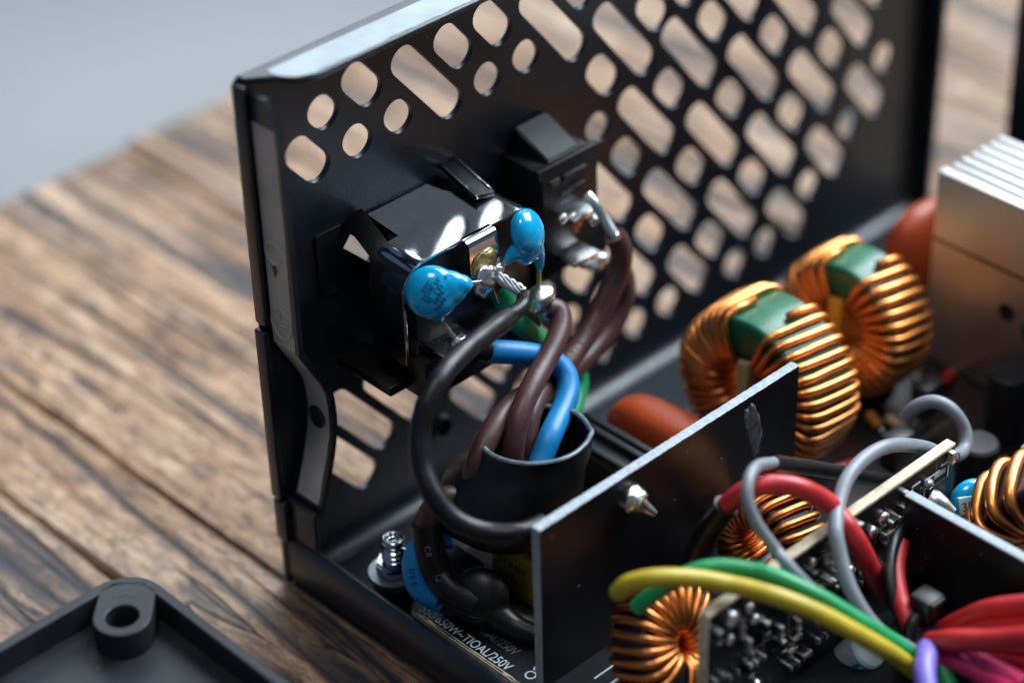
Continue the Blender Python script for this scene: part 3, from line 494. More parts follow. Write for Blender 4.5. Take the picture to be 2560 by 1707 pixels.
for s_, dx, dy in (('SEC', -0.6, 0.75), ('222M SF', -1.6, 0.0), ('X1 (S) R', -1.4, -0.75), ('400V~ Y2', -1.0, -1.5), ('250V~-0917C', -1.6, -2.25)):
    for ch in s_:
        q = fu2 * dx + fv2 * dy; dx += 0.58
        if ch == ' ' or q.length > 3.3: continue
        zz = 2.1 * math.sqrt(1 - (q.length / 3.8) ** 2); nl = Vector((q.x / 3.8 ** 2, q.y / 3.8 ** 2, zz / 2.1 ** 2)).normalized()
        uu = Vector((fu2.x, fu2.y, 0)); uu = (uu - nl * uu.dot(nl)).normalized(); ww = nl.cross(uu)
        text('printed_mark', ch, 0.95, cc + rot1 @ (Vector((q.x, q.y, zz)) + nl * 0.0), rot1 @ uu, rot1 @ ww, M_ink, cb1, ext=0.05)
c2 = thing('disc_capacitor', 'blue disc capacitor seen edge on at the right of the steel earth tab', 'capacitor', (34, -18, 50), 'blue disc capacitors on the mains inlet')
rot2 = look_rot((-0.25, -0.80, 0.25))
rot2 = look_rot((0.75, -0.62, 0.10), up=(-0.12, 0, 1))
ct = Vector((34.4, -18, 54.6))
voxel_body('body', [('e', ct, (3.25, 3.5, 2.1), look_rot((0.35, -0.85, 0.30))), ('e', ct + Vector((-0.2, 0, -2.4)), (2.8, 2.5, 1.7), look_rot((0.3, -0.9, 0.2))),
     ('t', [ct + Vector((-0.9, 0, -2.6)), (31.8, -18, 52.3), (30.6, -18, 52.0), (29.8, -18, 51.5)], [1.4, 1.25, 0.7, 0.42]),
     ('t', [ct + Vector((1.0, 0, -2.4)), (36.2, -18, 50.2), (36.6, -18, 48.3), (36.5, -18, 47.0)], [1.5, 1.1, 0.72, 0.42])], M_cyan, c2, 0.2, 12)
tube('lead', [(29.9, -18, 51.8), (29.2, -18, 51.0), (28.8, -17.9, 50.2)], 0.36, M_tin, c2)
tube('lead', [(36.5, -18, 47.5), (36.4, -18, 46.0), (36.2, -18.1, 44.2)], 0.36, M_flux, c2)
# ------------------------------------------------------------------ rocker switch
sw = thing('rocker_switch', 'black rocker switch body beside the mains inlet with soldered terminals', 'switch', (52, 0, 38))
box('housing', 46.2, 57.8, -9.0, -0.05, 36.6, 55.0, M_plastic, sw, bev=0.35)
box('housing_rim', 45.6, 58.4, -8.9, -7.6, 54.0, 55.6, M_plastic, sw, bev=0.2)
V = [(49.0, -0.3, 58.6), (55.6, -0.3, 58.6), (55.6, -7.4, 55.6), (49.0, -7.4, 55.6), (49.0, -0.3, 54.5), (55.6, -0.3, 54.5), (55.6, -7.4, 54.5), (49.0, -7.4, 54.5)]
bm = bmesh.new(); bv = [bm.verts.new(v) for v in V]
for f in ((0, 1, 2, 3), (7, 6, 5, 4), (0, 4, 5, 1), (1, 5, 6, 2), (2, 6, 7, 3), (3, 7, 4, 0)): bm.faces.new([bv[i] for i in f])
bmesh.ops.bevel(bm, geom=list(bm.edges), offset=0.25, segments=2, affect='EDGES'); bmobj('spring_latch', bm, M_plasticm, sw, smooth=True, sharp=40)
box('ridge', 50.2, 55.0, -9.6, -8.9, 52.3, 53.4, M_plasticm, sw, bev=0.15)
box('ridge', 49.6, 54.8, -9.5, -8.9, 50.2, 50.7, M_plasticm, sw, bev=0.1)
box('ridge', 47.4, 49.4, -9.5, -8.9, 52.6, 53.4, M_plasticm, sw, bev=0.15)
for z, sd in ((47.8, 21), (40.2, 31)):
    box('terminal', 48.2, 53.4, -13.4, -8.6, z - 0.4, z + 0.4, M_tin, sw, bev=0.15)
blob('solder_joint', (52.2, -12.6, 50.0), (1.0, 0.8, 0.9), M_solder, sw, amp=0.35, seed=21)
blob('solder_joint', (53.0, -12.8, 46.2), (1.1, 0.9, 0.9), M_solder, sw, amp=0.35, seed=22)
blob('solder_joint', (47.2, -12.0, 48.6), (0.8, 0.7, 0.7), M_solder, sw, amp=0.35, seed=23)
blob('solder_joint', (49.4, -12.0, 47.9), (1.2, 0.7, 0.6), M_solder, sw, amp=0.4, seed=24)
blob('solder_joint', (53.6, -12.9, 38.4), (2.3, 1.6, 1.4), M_solder, sw, amp=0.3, seed=25)
blob('solder_joint', (51.0, -12.6, 39.2), (1.2, 1.0, 0.9), M_solder, sw, amp=0.3, seed=26)
blob('flux_residue', (52.0, -10.0, 44.2), (1.0, 0.5, 0.8), M_orange, sw, amp=0.3, seed=27)
# ------------------------------------------------------------------ mains wires
PARTS = {}
def wire(name, key, rad, mat, label, cat='wire', group='mains wires between inlet, switch and circuit board', seg=16, lead=None, lead_r=0.9, part='insulation', wob=0.03):
    t = thing(name, label, cat, W[key][0], group)
    PARTS[key] = tube(part, W[key], rad, mat, t, seg=seg, wob=wob)
    if lead: tube('conductor', lead, lead_r, M_solder, t, seg=10, wob=0.25)
    return t
def wire_text(parent, key, s0, body, size, r, mat, flip=False, view=vdir):
    path = catmull(W[key], 24); d = [0]
    for a, b in zip(path, path[1:]): d.append(d[-1] + (b - a).length)
    s = s0
    for ch in body:
        i = min(range(len(d)), key=lambda k: abs(d[k] - s)); t_ = (path[min(i + 2, len(path) - 1)] - path[max(i - 2, 0)]).normalized()
        if flip: t_ = -t_
        nn = (view - t_ * view.dot(t_)).normalized(); side = nn.cross(t_)
        if ch != ' ': text('printed_mark', ch, size, path[i] + nn * (r * 1.03 - 0.02) - side * size * 0.32, t_, side, mat, PARTS.get(key, parent), ext=0.06)
        s += (-1 if flip else 1) * size * 0.82
w1 = wire('mains_wire', 'brown_inlet', 1.62, M_brown, 'front brown mains wire running from the inlet solder joint into the black sleeve')
w2 = wire('mains_wire', 'blue_inlet', 1.70, M_blue, 'bright blue mains wire looping from the inlet into the black sleeve')
w3 = wire('earth_wire', 'green_inlet', 1.60, M_green, 'green earth wire curving down behind the brown mains wires')
w4 = wire('mains_wire', 'brown_switch_a', 1.70, M_brown, 'brown mains wire from the upper switch terminal with printed lettering', lead=[(51.6, -12.8, 51.0), (51.8, -14.0, 50.1), (52.3, -15.4, 47.9), (52.6, -17.0, 45.8), (52.7, -17.6, 45.2)], lead_r=0.85)
w5 = wire('mains_wire', 'brown_switch_b', 1.70, M_brown, 'rearmost brown mains wire from the lower switch terminal passing behind the black sleeve')
w6 = thing('earth_wire', 'thin black wire arching from the earth tab down the left side of the black sleeve', 'wire', W['black_earth'][0], 'mains wires between inlet, switch and circuit board')
tube('insulation', W['black_earth'][:4], 1.15, M_black, w6, seg=14)
tube('sleeve', W['black_earth'][2:], 1.5, M_heatshrink, w6, seg=16, wob=0.06)
# stranded end twisted round the earth tab
for i in range(5):
    pts = []
    for k in range(9):
        f = k / 8; a = f * 4.2 + i * 1.256
        pts.append((28.4 + 2.4 * f + 0.45 * math.cos(a), -18.4 - 2.3 * f + 0.3 * math.sin(a), 50.0 - 2.6 * f + 0.55 * math.sin(a)))
    tube('strand', pts, 0.46, M_solder, w6, seg=8, sub=4)
tube('insulation_end', [(29.2, -17.4, 47.6), (29.6, -17.2, 46.6), (30.2, -17.0, 45.2)], [0.9, 1.4, 1.5], M_green, w3, seg=14)
for i in range(4):
    tube('strand', [(27.9 + i * 0.25, -17.4, 48.6 - i * .2), (28.2 + i * .3, -17.8 + i * .15, 47.0), (28.5 + i * .25, -17.9 + .2 * i, 45.4 + .2 * i)], 0.26, M_tin, w3, seg=8, sub=4)
tube('strip_end', [(22.6, -19.3, 41.0), (23.4, -19.5, 40.7), (24.2, -19.7, 40.3)], 1.75, M_heatshrink, w2, seg=14)
wire_text(w4, 'brown_switch_a', 9.5, 'AWG 18', 1.5, 1.70, M_rust, flip=False)
wire_text(w4, 'brown_switch_a', 20.0, 'ICME', 1.5, 1.70, M_rust, flip=False)
# big heat-shrink sleeve over the ferrite core
slv = thing('sleeved_ferrite', 'wide black heat shrink sleeve round the mains wires with an open rim toned pale for its sheen', 'sleeve', (19, -30, 14))
T0 = Vector((22.5, -31.3, 32.3)); V = []; F = []; seg = 72
rings = [(Vector((0, 0, 0)), 8.2, 7.8), (Vector((-0.2, 0.2, -1.0)), 8.3, 7.9), (Vector((-0.9, 0.7, -3.2)), 8.9, 8.6), (Vector((-2.5, 2.2, -6)), 10.2, 9.9), (Vector((-3.2, 2.8, -9)), 10.8, 10.3), (Vector((-3.2, 2.8, -12.0)), 10.6, 10.0), (Vector((-2.6, 2.2, -14.2)), 8.8, 8.2), (Vector((-2.6, 2.2, -15.2)), 5.0, 4.6)]
tilt = Matrix.Rotation(R(-5), 3, 'X') @ Matrix.Rotation(R(4), 3, 'Y')
def ringpts(c, a, b, sc_=1.0, z=0.0):
    out = []
    for k in range(seg):
        t = 2 * math.pi * k / seg; rr = 1 + 0.022 * math.sin(2 * t + 0.6) + 0.012 * math.sin(3 * t) + 0.012 * noise.noise(Vector((math.cos(t) * 2, math.sin(t) * 2, c.z * 0.35)))
        # pinched seam at the camera-right side
        rr += 0.045 * math.exp(-((math.degrees(t) - 318) / 7) ** 2)
        out.append(T0 + tilt @ (c + Vector((a * math.cos(t) * rr * sc_, b * math.sin(t) * rr * sc_, z))))
    return out
for c, a, b in rings: V += ringpts(c, a, b)
inner = [(Vector((0, 0, 0.0)), 8.2, 7.8, 0.935), (Vector((0, 0, -1.5)), 8.2, 7.8, 0.93), (Vector((-2.4, 2.0, -5.4)), 8.9, 8.6, 0.93), (Vector((-3.7, 3.2, -9.5)), 8.8, 8.2, 0.9)]
nr = len(rings)
for c, a, b, s_ in inner: V += ringpts(c, a, b, s_)
for i in range(nr - 1):
    for k in range(seg): F.append((i * seg + k, i * seg + (k + 1) % seg, (i + 1) * seg + (k + 1) % seg, (i + 1) * seg + k))
for i in range(len(inner) - 1):
    for k in range(seg): a = (nr + i) * seg; F.append((a + (k + 1) % seg, a + k, a + seg + k, a + seg + (k + 1) % seg))
F.append(tuple((nr + len(inner) - 1) * seg + k for k in range(seg)))
F.append(tuple((nr - 1) * seg + k for k in range(seg)))
bm = bmesh.new(); bv = [bm.verts.new(v) for v in V]
for f in F: bm.faces.new([bv[i] for i in f])
slo = bmobj('sleeve', bm, M_heatshrink, slv, smooth=True, sharp=60)
V = []; F = []
for sgn, (s_, z) in enumerate(((1.012, -0.1), (1.0, 0.22), (0.93, 0.22), (0.918, -0.1))): V += ringpts(Vector((0, 0, 0)), 8.2, 7.8, s_, z)
for i in range(3):
    for k in range(seg): F.append((i * seg + k, i * seg + (k + 1) % seg, (i + 1) * seg + (k + 1) % seg, (i + 1) * seg + k))
meshobj('cut_rim', V, F, M_heatrim if 'M_heatrim' in globals() else pm('heat_shrink_rim_sheen', (0.10, 0.12, 0.14), 0, 0.24, 0.4, 600, 0.3, 500), slo, smooth=True)  # rim colour raised above the sleeve's black to carry reflected light
wL = wire('mains_wire', 'brown_low', 1.65, M_brown, 'short brown wire leaving the ferrite sleeve towards the lower left sleeve')
# lower left sleeves
s1 = thing('heat_shrink_sleeve', 'upright black heat shrink tube over the brown wire beside the steel stud', 'sleeve', W['sleeve_low'][0], 'heat shrink tubes at the left board edge')
PARTS['sleeve_low'] = tube('tube', W['sleeve_low'], [2.2, 2.2, 2.2, 2.15, 2.0], M_heatshrink, s1, seg=18, wob=0.06)
wire_text(s1, 'sleeve_low', 2.5, 'CB', 1.2, 2.4, M_silkdim); wire_text(s1, 'sleeve_low', 8.0, 'Q', 1.2, 2.4, M_silkdim)
wb = wire('mains_wire', 'blue_low', 1.75, M_blue, 'blue wire curling past the steel stud at the board corner')
wire_text(wb, 'blue_low', 7.5, 'USE', 1.1, 1.75, M_ink)
s2 = thing('heat_shrink_sleeve', 'thick black heat shrink tube lying along the board behind the printed wattage', 'sleeve', W['sleeve_low2'][0], 'heat shrink tubes at the left board edge')
tube('tube', W['sleeve_low2'], [2.0, 2.2, 2.3, 2.3], M_heatshrink, s2, seg=18, wob=0.08)
# ------------------------------------------------------------------ main circuit board
pcb = thing('main_circuit_board', 'black main circuit board with white print along the left edge of the case', 'circuit board', (75, -80, 6.4))
po = [(3.1, -139), (147, -139), (147, -20.5), (14, -20.5), (10.5, -23.6), (4.0, -23.6), (3.1, -24.8)]
pbo = plate('board', [po], 1.5, frame((0, 0, 7.2), (1, 0, 0), (0, 1, 0)), M_pcb, pcb)
V = []; F = []; n_ = 90
for i in range(n_ + 1):
    y = -24.9 - 114 * i / n_; r_ = 0.05 * rnd.uniform(-1, 1)
    V += [(2.96 + r_, y, 6.5), (2.96 + r_ * .5, y, 7.93 + 0.08 * rnd.uniform(-1, 0.3)), (3.45 + 0.07 * rnd.uniform(-1, 1), y, 7.97)]
for i in range(n_): F += [(3 * i, 3 * i + 1, 3 * i + 4, 3 * i + 3), (3 * i + 1, 3 * i + 2, 3 * i + 5, 3 * i + 4)]
meshobj('bare_edge', V, F, M_pcbedge, pbo)
text('printed_rating', '550/650W~TIOAL/250V', 2.25, (3.75, -25.6, 7.985), (0, -1, 0), (1, 0, 0), M_silk, pbo, ext=0.008, sx=0.80, bold=0.015)
text('printed_rating', 'TIOAL/250V', 2.25, (6.6, -33.6, 7.985), (0, -1, 0), (1, 0, 0), M_silkdim, pbo, ext=0.008, sx=0.74)
text('printed_mark', 'OSC', 2.3, (4.6, -47.6, 7.985), (1, 0, 0), (0, 1, 0), M_silk, pbo, ext=0.008)
text('printed_mark', 'SER', 2.0, (14.9, -56.6, 7.985), (0, -1, 0), (1, 0, 0), M_silk, pbo, ext=0.008)
for x0, y0, x1, y1 in ((11.4, -53.6, 15.2, -53.6), (11.2, -56.0, 16.4, -55.9), (60, -58, 78, -58), (60, -62, 60, -58), (78, -62, 78, -50), (82, -52, 97, -52), (84, -70, 100, -70)):
    w_ = 0.14; box('printed_line', min(x0, x1) - w_, max(x0, x1) + w_, min(y0, y1) - w_, max(y0, y1) + w_, 7.95, 7.982, M_silk if x0 < 20 else M_silkdim, pbo, bev=0)
# ------------------------------------------------------------------ stud with nut
st = thing('mounting_screw', 'zinc plated screw and flanged nut on the case floor near the corner', 'screw', (6.6, -17.4, 1))
lathe('spacer', [(3.2, 0), (3.4, 0.4), (3.4, 6.6), (3.2, 7.0)], (6.6, -17.4, 1.0), (0, 0, 1), M_plastic, st, 32)
lathe('washer', [(3.9, 0), (4.0, 0.2), (3.9, 0.9), (2.4, 1.0)], (6.6, -17.4, 8.0), (0, 0, 1), M_bare, st, 40)
bm = bmesh.new(); bmesh.ops.create_cone(bm, cap_ends=True, segments=6, radius1=2.9, radius2=2.9, depth=2.0, matrix=Matrix.Translation((6.6, -17.4, 9.9)))
bmesh.ops.bevel(bm, geom=list(bm.edges), offset=0.3, segments=2, affect='EDGES'); bmobj('nut', bm, M_shiny, st, smooth=True, sharp=35)
pr = [(1.45, 0)]
for i in range(5): pr += [(1.35, 0.85 * i + 0.1), (1.85, 0.85 * i + 0.4), (1.35, 0.85 * i + 0.7)]
pr += [(1.5, 4.4), (1.75, 4.6), (1.75, 5.3), (1.5, 5.6), (1.0, 5.6), (0.9, 5.2), (0.1, 5.2)]
lathe('thread', pr, (6.6, -17.4, 9.4), (0, 0, 1), M_shiny, st, 28, sharp=80)
# ------------------------------------------------------------------ parts near the mains entry
xc = thing('film_capacitor', 'yellow box film capacitor half hidden behind the black insulating sheet', 'capacitor', (21, -34, 8))
xco = box('case', 15.2, 27.0, -47.8, -28.6, 8.0, 16.6, M_xcap, xc, bev=0.8, seg=3)
text('printed_mark', 'X2 0.47K', 1.5, (15.17, -30.4, 13.4), (0, -1, 0), (0, 0, 1), M_rust, xco, ext=0.02)
text('printed_mark', '275V~', 1.5, (15.17, -30.4, 11.0), (0, -1, 0), (0, 0, 1), M_rust, xco, ext=0.02)
bc = thing('box_capacitor', 'small black box capacitor with faint white print behind the upright sleeve', 'capacitor', (11.5, -27.5, 8))
bco = box('case', 8.6, 12.2, -31.0, -24.6, 8.0, 15.0, M_plastic, bc, bev=0.5)
text('printed_mark', 'CY 103M', 1.1, (8.57, -25.4, 13.2), (0, -1, 0), (0, 0, 1), M_silkdim, bco, ext=0.02)
text('printed_mark', '250V~ X1Y2', 1.1, (8.57, -25.4, 11.4), (0, -1, 0), (0, 0, 1), M_silkdim, bco, ext=0.02)
th = thing('sleeved_thermistor', 'round black heat shrink covered thermistor beside the yellow capacitor', 'thermistor', (9.6, -35.2, 8))
voxel_body('sleeve', [('e', (8.6, -33.6, 12.4), (4.3, 4.3, 2.6), look_rot((-0.75, -0.45, 0.48))), ('t', [(8.8, -35.0, 11.2), (9.8, -39.0, 9.4), (11.0, -43, 9.0)], [2.4, 1.9, 1.5])], M_heatshrink, th, 0.3, 8)
rr_ = look_rot((-0.75, -0.45, 0.48)); ringp = [Vector((8.6, -33.6, 12.4)) + rr_ @ Vector((2.7 * math.cos(R(a)), 2.7 * math.sin(R(a)), 2.05)) for a in range(150, 400, 10)]
tube('ridge', ringp, 0.22, M_heatshrink, th, seg=8, sub=1)
br = thing('ribbed_bar', 'black ribbed plastic bar lying behind the insulating sheet next to the orange capacitor', 'relay', (40, -30, 8))
box('body', 36.0, 43.0, -46, -20.8, 8.0, 19.2, M_plasticm, br, bev=0.4)
for x in (37.0, 40.6, 42.4): box('rib', x - 0.55, x + 0.55, -45.6, -20.9, 18.9, 20.4, M_plasticm, br, bev=0.25)
def pillow(name, c, rad, ex, mat, parent, seg=28):
    V = []; F = []; m = 16
    def pw(x, e): return math.copysign(abs(x) ** e, x)
    for i in range(m + 1):
        a = -math.pi / 2 + math.pi * i / m
        for k in range(seg):
            b = 2 * math.pi * k / seg
            V.append((c[0] + rad[0] * pw(math.cos(a), ex) * pw(math.cos(b), ex), c[1] + rad[1] * pw(math.sin(a), ex), c[2] + rad[2] * pw(math.cos(a), ex) * pw(math.sin(b), ex)))
    for i in range(m):
        for k in range(seg): F.append((i * seg + k, i * seg + (k + 1) % seg, (i + 1) * seg + (k + 1) % seg, (i + 1) * seg + k))
    return meshobj(name, V, F, mat, parent, smooth=True)
oc = thing('film_capacitor', 'glossy orange brown dipped capacitor between the ribbed bar and the large choke', 'capacitor', (49.5, -35, 8))
pillow('body', (49.0, -34.0, 15.0), (4.6, 13.2, 7.2), 0.66, M_orange, oc)
for y in (-31, -39): tube('lead', [(49.2, y, 10), (49.2, y, 7.9)], 0.4, M_tin, oc, sub=2)
vr = thing('varistor', 'orange brown dipped disc standing behind the aluminium heatsink', 'varistor', (112, -26, 8))
pillow('body', (113.5, -28.5, 19.0), (9.0, 3.6, 9.5), 0.85, M_orange, vr)
for x in (110, 117): tube('lead', [(x, -28.5, 12), (x, -28.5, 7.9)], 0.4, M_tin, vr, sub=2)
# ------------------------------------------------------------------ wound toroids
def toroid(t, center, axis_rot, Ri, Ro, wid, wr, arcs, core_mat, skew=0.0, layers=True, bev=0.8, squeeze=4.5):
    c = Vector(center)
    prof = []
    hw = wid / 2
    sec = rrect(Ri, Ro, -hw, hw, bev, 3)
    V = []; F = []; n = 64
    for i in range(n):
        a = 2 * math.pi * i / n
        for r, h in sec: V.append(c + axis_rot @ Vector((h, r * math.cos(a), r * math.sin(a))))
    m = len(sec)
    for i in range(n):
        for k in range(m): F.append((i * m + k, i * m + (k + 1) % m, ((i + 1) % n) * m + (k + 1) % m, ((i + 1) % n) * m + k))
    bm = bmesh.new(); bv = [bm.verts.new(v) for v in V]
    for f in F: bm.faces.new([bv[i] for i in f])
    bmobj('core', bm, core_mat, t, smooth=True, sharp=40)
    rm = (Ri + Ro) / 2; ha = (Ro - Ri) / 2 + wr + 0.05; hb = hw + wr + 0.05
    for a0, a1, turns in arcs:
        path = []; ns = 26
        tot = int(turns * ns)
        for s in range(tot + 1):
            tt = s / tot; ph = 2 * math.pi * (s / ns)
            tn = int(s / ns)
            jig = 0.45 * wr * noise.noise(Vector((tn * 1.7, a0, 2))) if layers else 0
            e = 2 / squeeze
            cr = math.copysign(abs(math.cos(ph)) ** e, math.cos(ph)); sr = math.copysign(abs(math.sin(ph)) ** e, math.sin(ph))
            grow = 1.0 + (0.16 * (tn % 2) * max(0, -cr) if layers else 0)   # alternate turns stack inside the bore
            r = rm + ha * cr * grow * (1 + 0.06 * noise.noise(Vector((tn * 1.3, 8, a0)))); h = hb * sr * (1 + 0.09 * noise.noise(Vector((tn * 2.3, 5, a1))))
            a = R(a0 + (a1 - a0) * tt) + skew * h / Ro + jig / Ro
            path.append(c + axis_rot @ Vector((h, r * math.cos(a), r * math.sin(a))))
        V, F = tube_geo(path, wr, 8, True)
        meshobj('winding', V, F, M_copper, t, smooth=True)
I3 = Matrix.Identity(3)
ch1 = thing('common_mode_choke', 'large copper wound choke with green core just behind the black insulating sheet', 'choke', (65.5, -38, 8), 'copper wound common mode chokes')
toroid(ch1, (65.8, -37.0, 22.3), I3, 6.2, 12.7, 10.8, 0.64, ((-82, 76, 20), (104, 262, 18)), M_core, skew=0.10)
box('separator', 59.8, 72, -37.9, -36.9, 16, 28.4, M_sep, ch1, bev=0.2)
box('separator_strip', 58.9, 59.9, -38.4, -36.6, 12, 29.0, M_sep, ch1, bev=0.2)
box('base', 60, 71.5, -45, -30, 8.0, 9.4, M_plastic, ch1, bev=0.4)
ch2 = thing('common_mode_choke', 'smaller blurred copper wound choke with green core beside the aluminium heatsink', 'choke', (91, -36, 8), 'copper wound common mode chokes')
toroid(ch2, (88.4, -35.4, 21.8), I3, 5.2, 11.0, 8.6, 0.68, ((-82, 73, 16), (107, 260, 15)), M_core, skew=0.12)
box('separator', 83.6, 93.4, -35.9, -34.9, 16, 27.4, M_sepo, ch2, bev=0.2)
box('separator_strip', 82.6, 83.7, -36.6, -34.2, 12, 27.6, M_sepo, ch2, bev=0.2)
box('base', 84, 93, -41, -29, 8.0, 9.6, M_plastic, ch2, bev=0.4)
t3 = thing('toroid_inductor', 'small copper wound toroid standing between the black sheet and the beige edged board', 'inductor', (40, -59, 8), 'small copper wound toroids')
toroid(t3, (40.6, -59.6, 19.0), I3, 4.0, 7.6, 6.2, 0.58, ((-70, 250, 24),), M_dcore, skew=0.12, squeeze=3.2)
box('base', 37.5, 43.5, -63, -56, 8.0, 11.0, M_plastic, t3, bev=0.3)
t4 = thing('toroid_inductor', 'tilted copper wound toroid at the lower edge beside the beige edged board', 'inductor', (15, -62, 8), 'small copper wound toroids')
q4 = Vector((1, 0, 0)).rotation_difference(Vector((0.10, -0.80, 0.60)).normalized()).to_matrix()
toroid(t4, (16.6, -63.0, 16.4), q4, 2.6, 8.0, 7.0, 0.56, ((-170, 170, 26),), M_dcore, skew=0.16, squeeze=3.0)
t5 = thing('toroid_inductor', 'thick copper wound toroid at the right edge behind the black plate', 'inductor', (68, -84, 8), 'small copper wound toroids')
q5 = Matrix.Rotation(R(35), 3, 'Z')
toroid(t5, (69.5, -86.0, 19.4), q5, 4.2, 9.8, 8.5, 0.95, ((-75, 250, 17),), M_dcore, skew=0.12, squeeze=3.2)
# ------------------------------------------------------------------ heatsink
hs = thing('heatsink', 'finned aluminium heatsink block at the upper right', 'heatsink', (115, -70, 8))
ol = [(103, 8.6)]
ol = [(103.0, 8.4), (105.2, 8.4), (105.2, 38.0)]
x = 105.2
for i in range(6):
    ol += [(x + 1.6, 38.0), (x + 1.6, 43.2), (x + 2.6, 43.2), (x + 2.6, 38.0)]; x += 2.6
ol += [(x + 1.6, 38.0), (x + 1.6, 8.4), (x + 2.8, 8.4), (x + 2.8, 43.2), (104.2, 43.2), (104.2, 42.6), (103.0, 42.6), (103.0, 31.9), (103.45, 31.6), (103.45, 31.2), (103.0, 30.9)]
fins = []
bm = bmesh.new()
bbox(bm, 103.0, 105.0, -98, -38.2, 8.4, 43.3, 0.15)
bmobj('face_plate', bm, M_alu, hs, smooth=True, sharp=35)
box('groove_shade', 102.94, 103.02, -97.9, -38.3, 30.9, 31.4, M_dcore, hs, bev=0)  # dark strip laid on the face for the groove's shade, nothing is cut
for i in range(6):
    x0 = 106.1 + i * 2.35
    box('fin', x0, x0 + 1.25, -98, -38.4 + 0.1 * (i % 2), 12, 43.1 - 0.05 * i, M_alu, hs, bev=0.12)
box('web', 105.0, 119.5, -97.5, -39, 12, 27.0, M_alu, hs, bev=0.1)
lathe('screw_hole_shade', [(1.5, -0.1), (1.5, 0.03), (0.2, 0.03)], (103.0, -53.2, 23.9), (-1, 0, 0), M_dcore, hs, 24)  # flat dark disc in place of the shaded bore, plate stays solid
lathe('screw_head', [(2.0, 0), (2.1, 0.8), (1.6, 1.3), (0.2, 1.35)], (103.0, -58.6, 23.0), (-1, 0, 0), M_bare, hs, 24)
# ------------------------------------------------------------------ insulating sheet
ins = thing('insulating_sheet', 'upright black insulating sheet with pale cut edges dividing the board', 'insulating sheet', (30, -49.6, 8))
ino = box('sheet', 4.75, 56.6, -50.2, -48.75, 7.9, 36.0, M_fibre, ins, bev=0)
V = []; F = []; n_ = 140
for i in range(n_ + 1):
    x = 4.72 + 51.9 * i / n_; e = 0.05
    V += [(x, -50.22 + e * rnd.uniform(-1, 1), 36.02), (x, -49.5, 36.10 + 0.10 * noise.noise(Vector((x * 0.9, 1, 2))) + 0.03 * rnd.uniform(-1, 1)), (x, -48.74 + e * rnd.uniform(-1, 1), 36.02)]
for i in range(n_): F += [(3 * i, 3 * i + 3, 3 * i + 4, 3 * i + 1), (3 * i + 1, 3 * i + 4, 3 * i + 5, 3 * i + 2)]
meshobj('cut_edge', V, F, M_fibreedge, ino)
V = []; F = []
for i in range(61):
    z = 8 + 28.05 * i / 60
    V += [(4.73, -50.21 + 0.04 * rnd.uniform(-1, 1), z), (4.69, -49.5, z), (4.73, -48.74, z)]
for i in range(60): F += [(3 * i, 3 * i + 1, 3 * i + 4, 3 * i + 3), (3 * i + 1, 3 * i + 2, 3 * i + 5, 3 * i + 4)]
meshobj('cut_edge', V, F, M_fibreedge, ino)
blob('solder_joint', (21.6, -50.9, 32.2), (2.1, 1.5, 1.9), M_solder, ino, amp=0.35, freq=0.9, seed=41)
tube('solder_tip', [(21.9, -51.4, 31.8), (22.9, -52.6, 30.6), (23.5, -53.3, 29.8)], [1.5, 1.0, 0.75, 0.5], M_solder, ino, seg=14, wob=0.3)
blob('scuff', (47.0, -50.2, 29.8), (1.5, 0.04, 5.0), pm('grey_scuff', (0.055, 0.06, 0.075), 0, 0.5, 0.5, 900, 0.5, 900), ins, amp=0.5, freq=1.5, rot=Matrix.Rotation(R(-14), 3, 'Y'), seed=3)
# ------------------------------------------------------------------ beige edged daughter board
db = thing('daughter_board', 'upright control board with beige edge crowded with small soldered parts', 'circuit board', (38, -72.5, 8))
dbo = box('board', 12.5, 63.6, -73.2, -71.7, 7.9, 30.0, M_pcb, db, bev=0)
box('beige_edge', 12.4, 63.65, -73.25, -71.65, 30.0, 30.55, M_pcbedge, dbo, bev=0.1)
box('beige_edge', 12.3, 12.55, -73.25, -71.65, 7.9, 30.02, M_pcbedge, dbo, bev=0.05)
r2 = random.Random(11); used = []
def free(x, z, r):
    for a, b, c in used:
        if (a - x) ** 2 + (b - z) ** 2 < (c + r) ** 2: return False
    used.append((x, z, r)); return True
kinds = [('chip_resistor', M_chip, (1.6, 0.8)), ('chip_resistor', M_chip, (0.8, 1.6)), ('chip_capacitor', M_beige, (1.5, 0.8)), ('chip_capacitor', M_beige, (0.8, 1.5))]
for x, z, r in ((16.8, 27.6, 1.3), (20.2, 27.4, 0.8), (21.4, 24.6, 0.8), (47.8, 26.4, 1.0), (45.6, 25.2, 1.0), (41.0, 21.0, 1.0), (37.6, 24.6, 1.0), (57.8, 26.6, 0.9), (40.6, 27.2, 0.8), (24.6, 27.8, 0.6), (16.6, 24.2, 0.8), (44.0, 19.0, 0.8), (22.2, 12.5, 1.0), (30.4, 25.0, 0.7), (33.0, 27.4, 0.6)):
    if free(x, z, r + 0.2): blob('solder_joint', (x, -73.4, z), (r, r * 0.8, r), M_solder, db, amp=0.3, sub=2, seed=x)
tube('solder_pin', [(58.6, -73.2, 23.6), (59.0, -74.6, 23.2), (59.9, -76.6, 22.2)], [1.5, 1.5, 1.3, 0.7], M_solder, db, seg=12, wob=0.3); used.append((59, 23, 2))
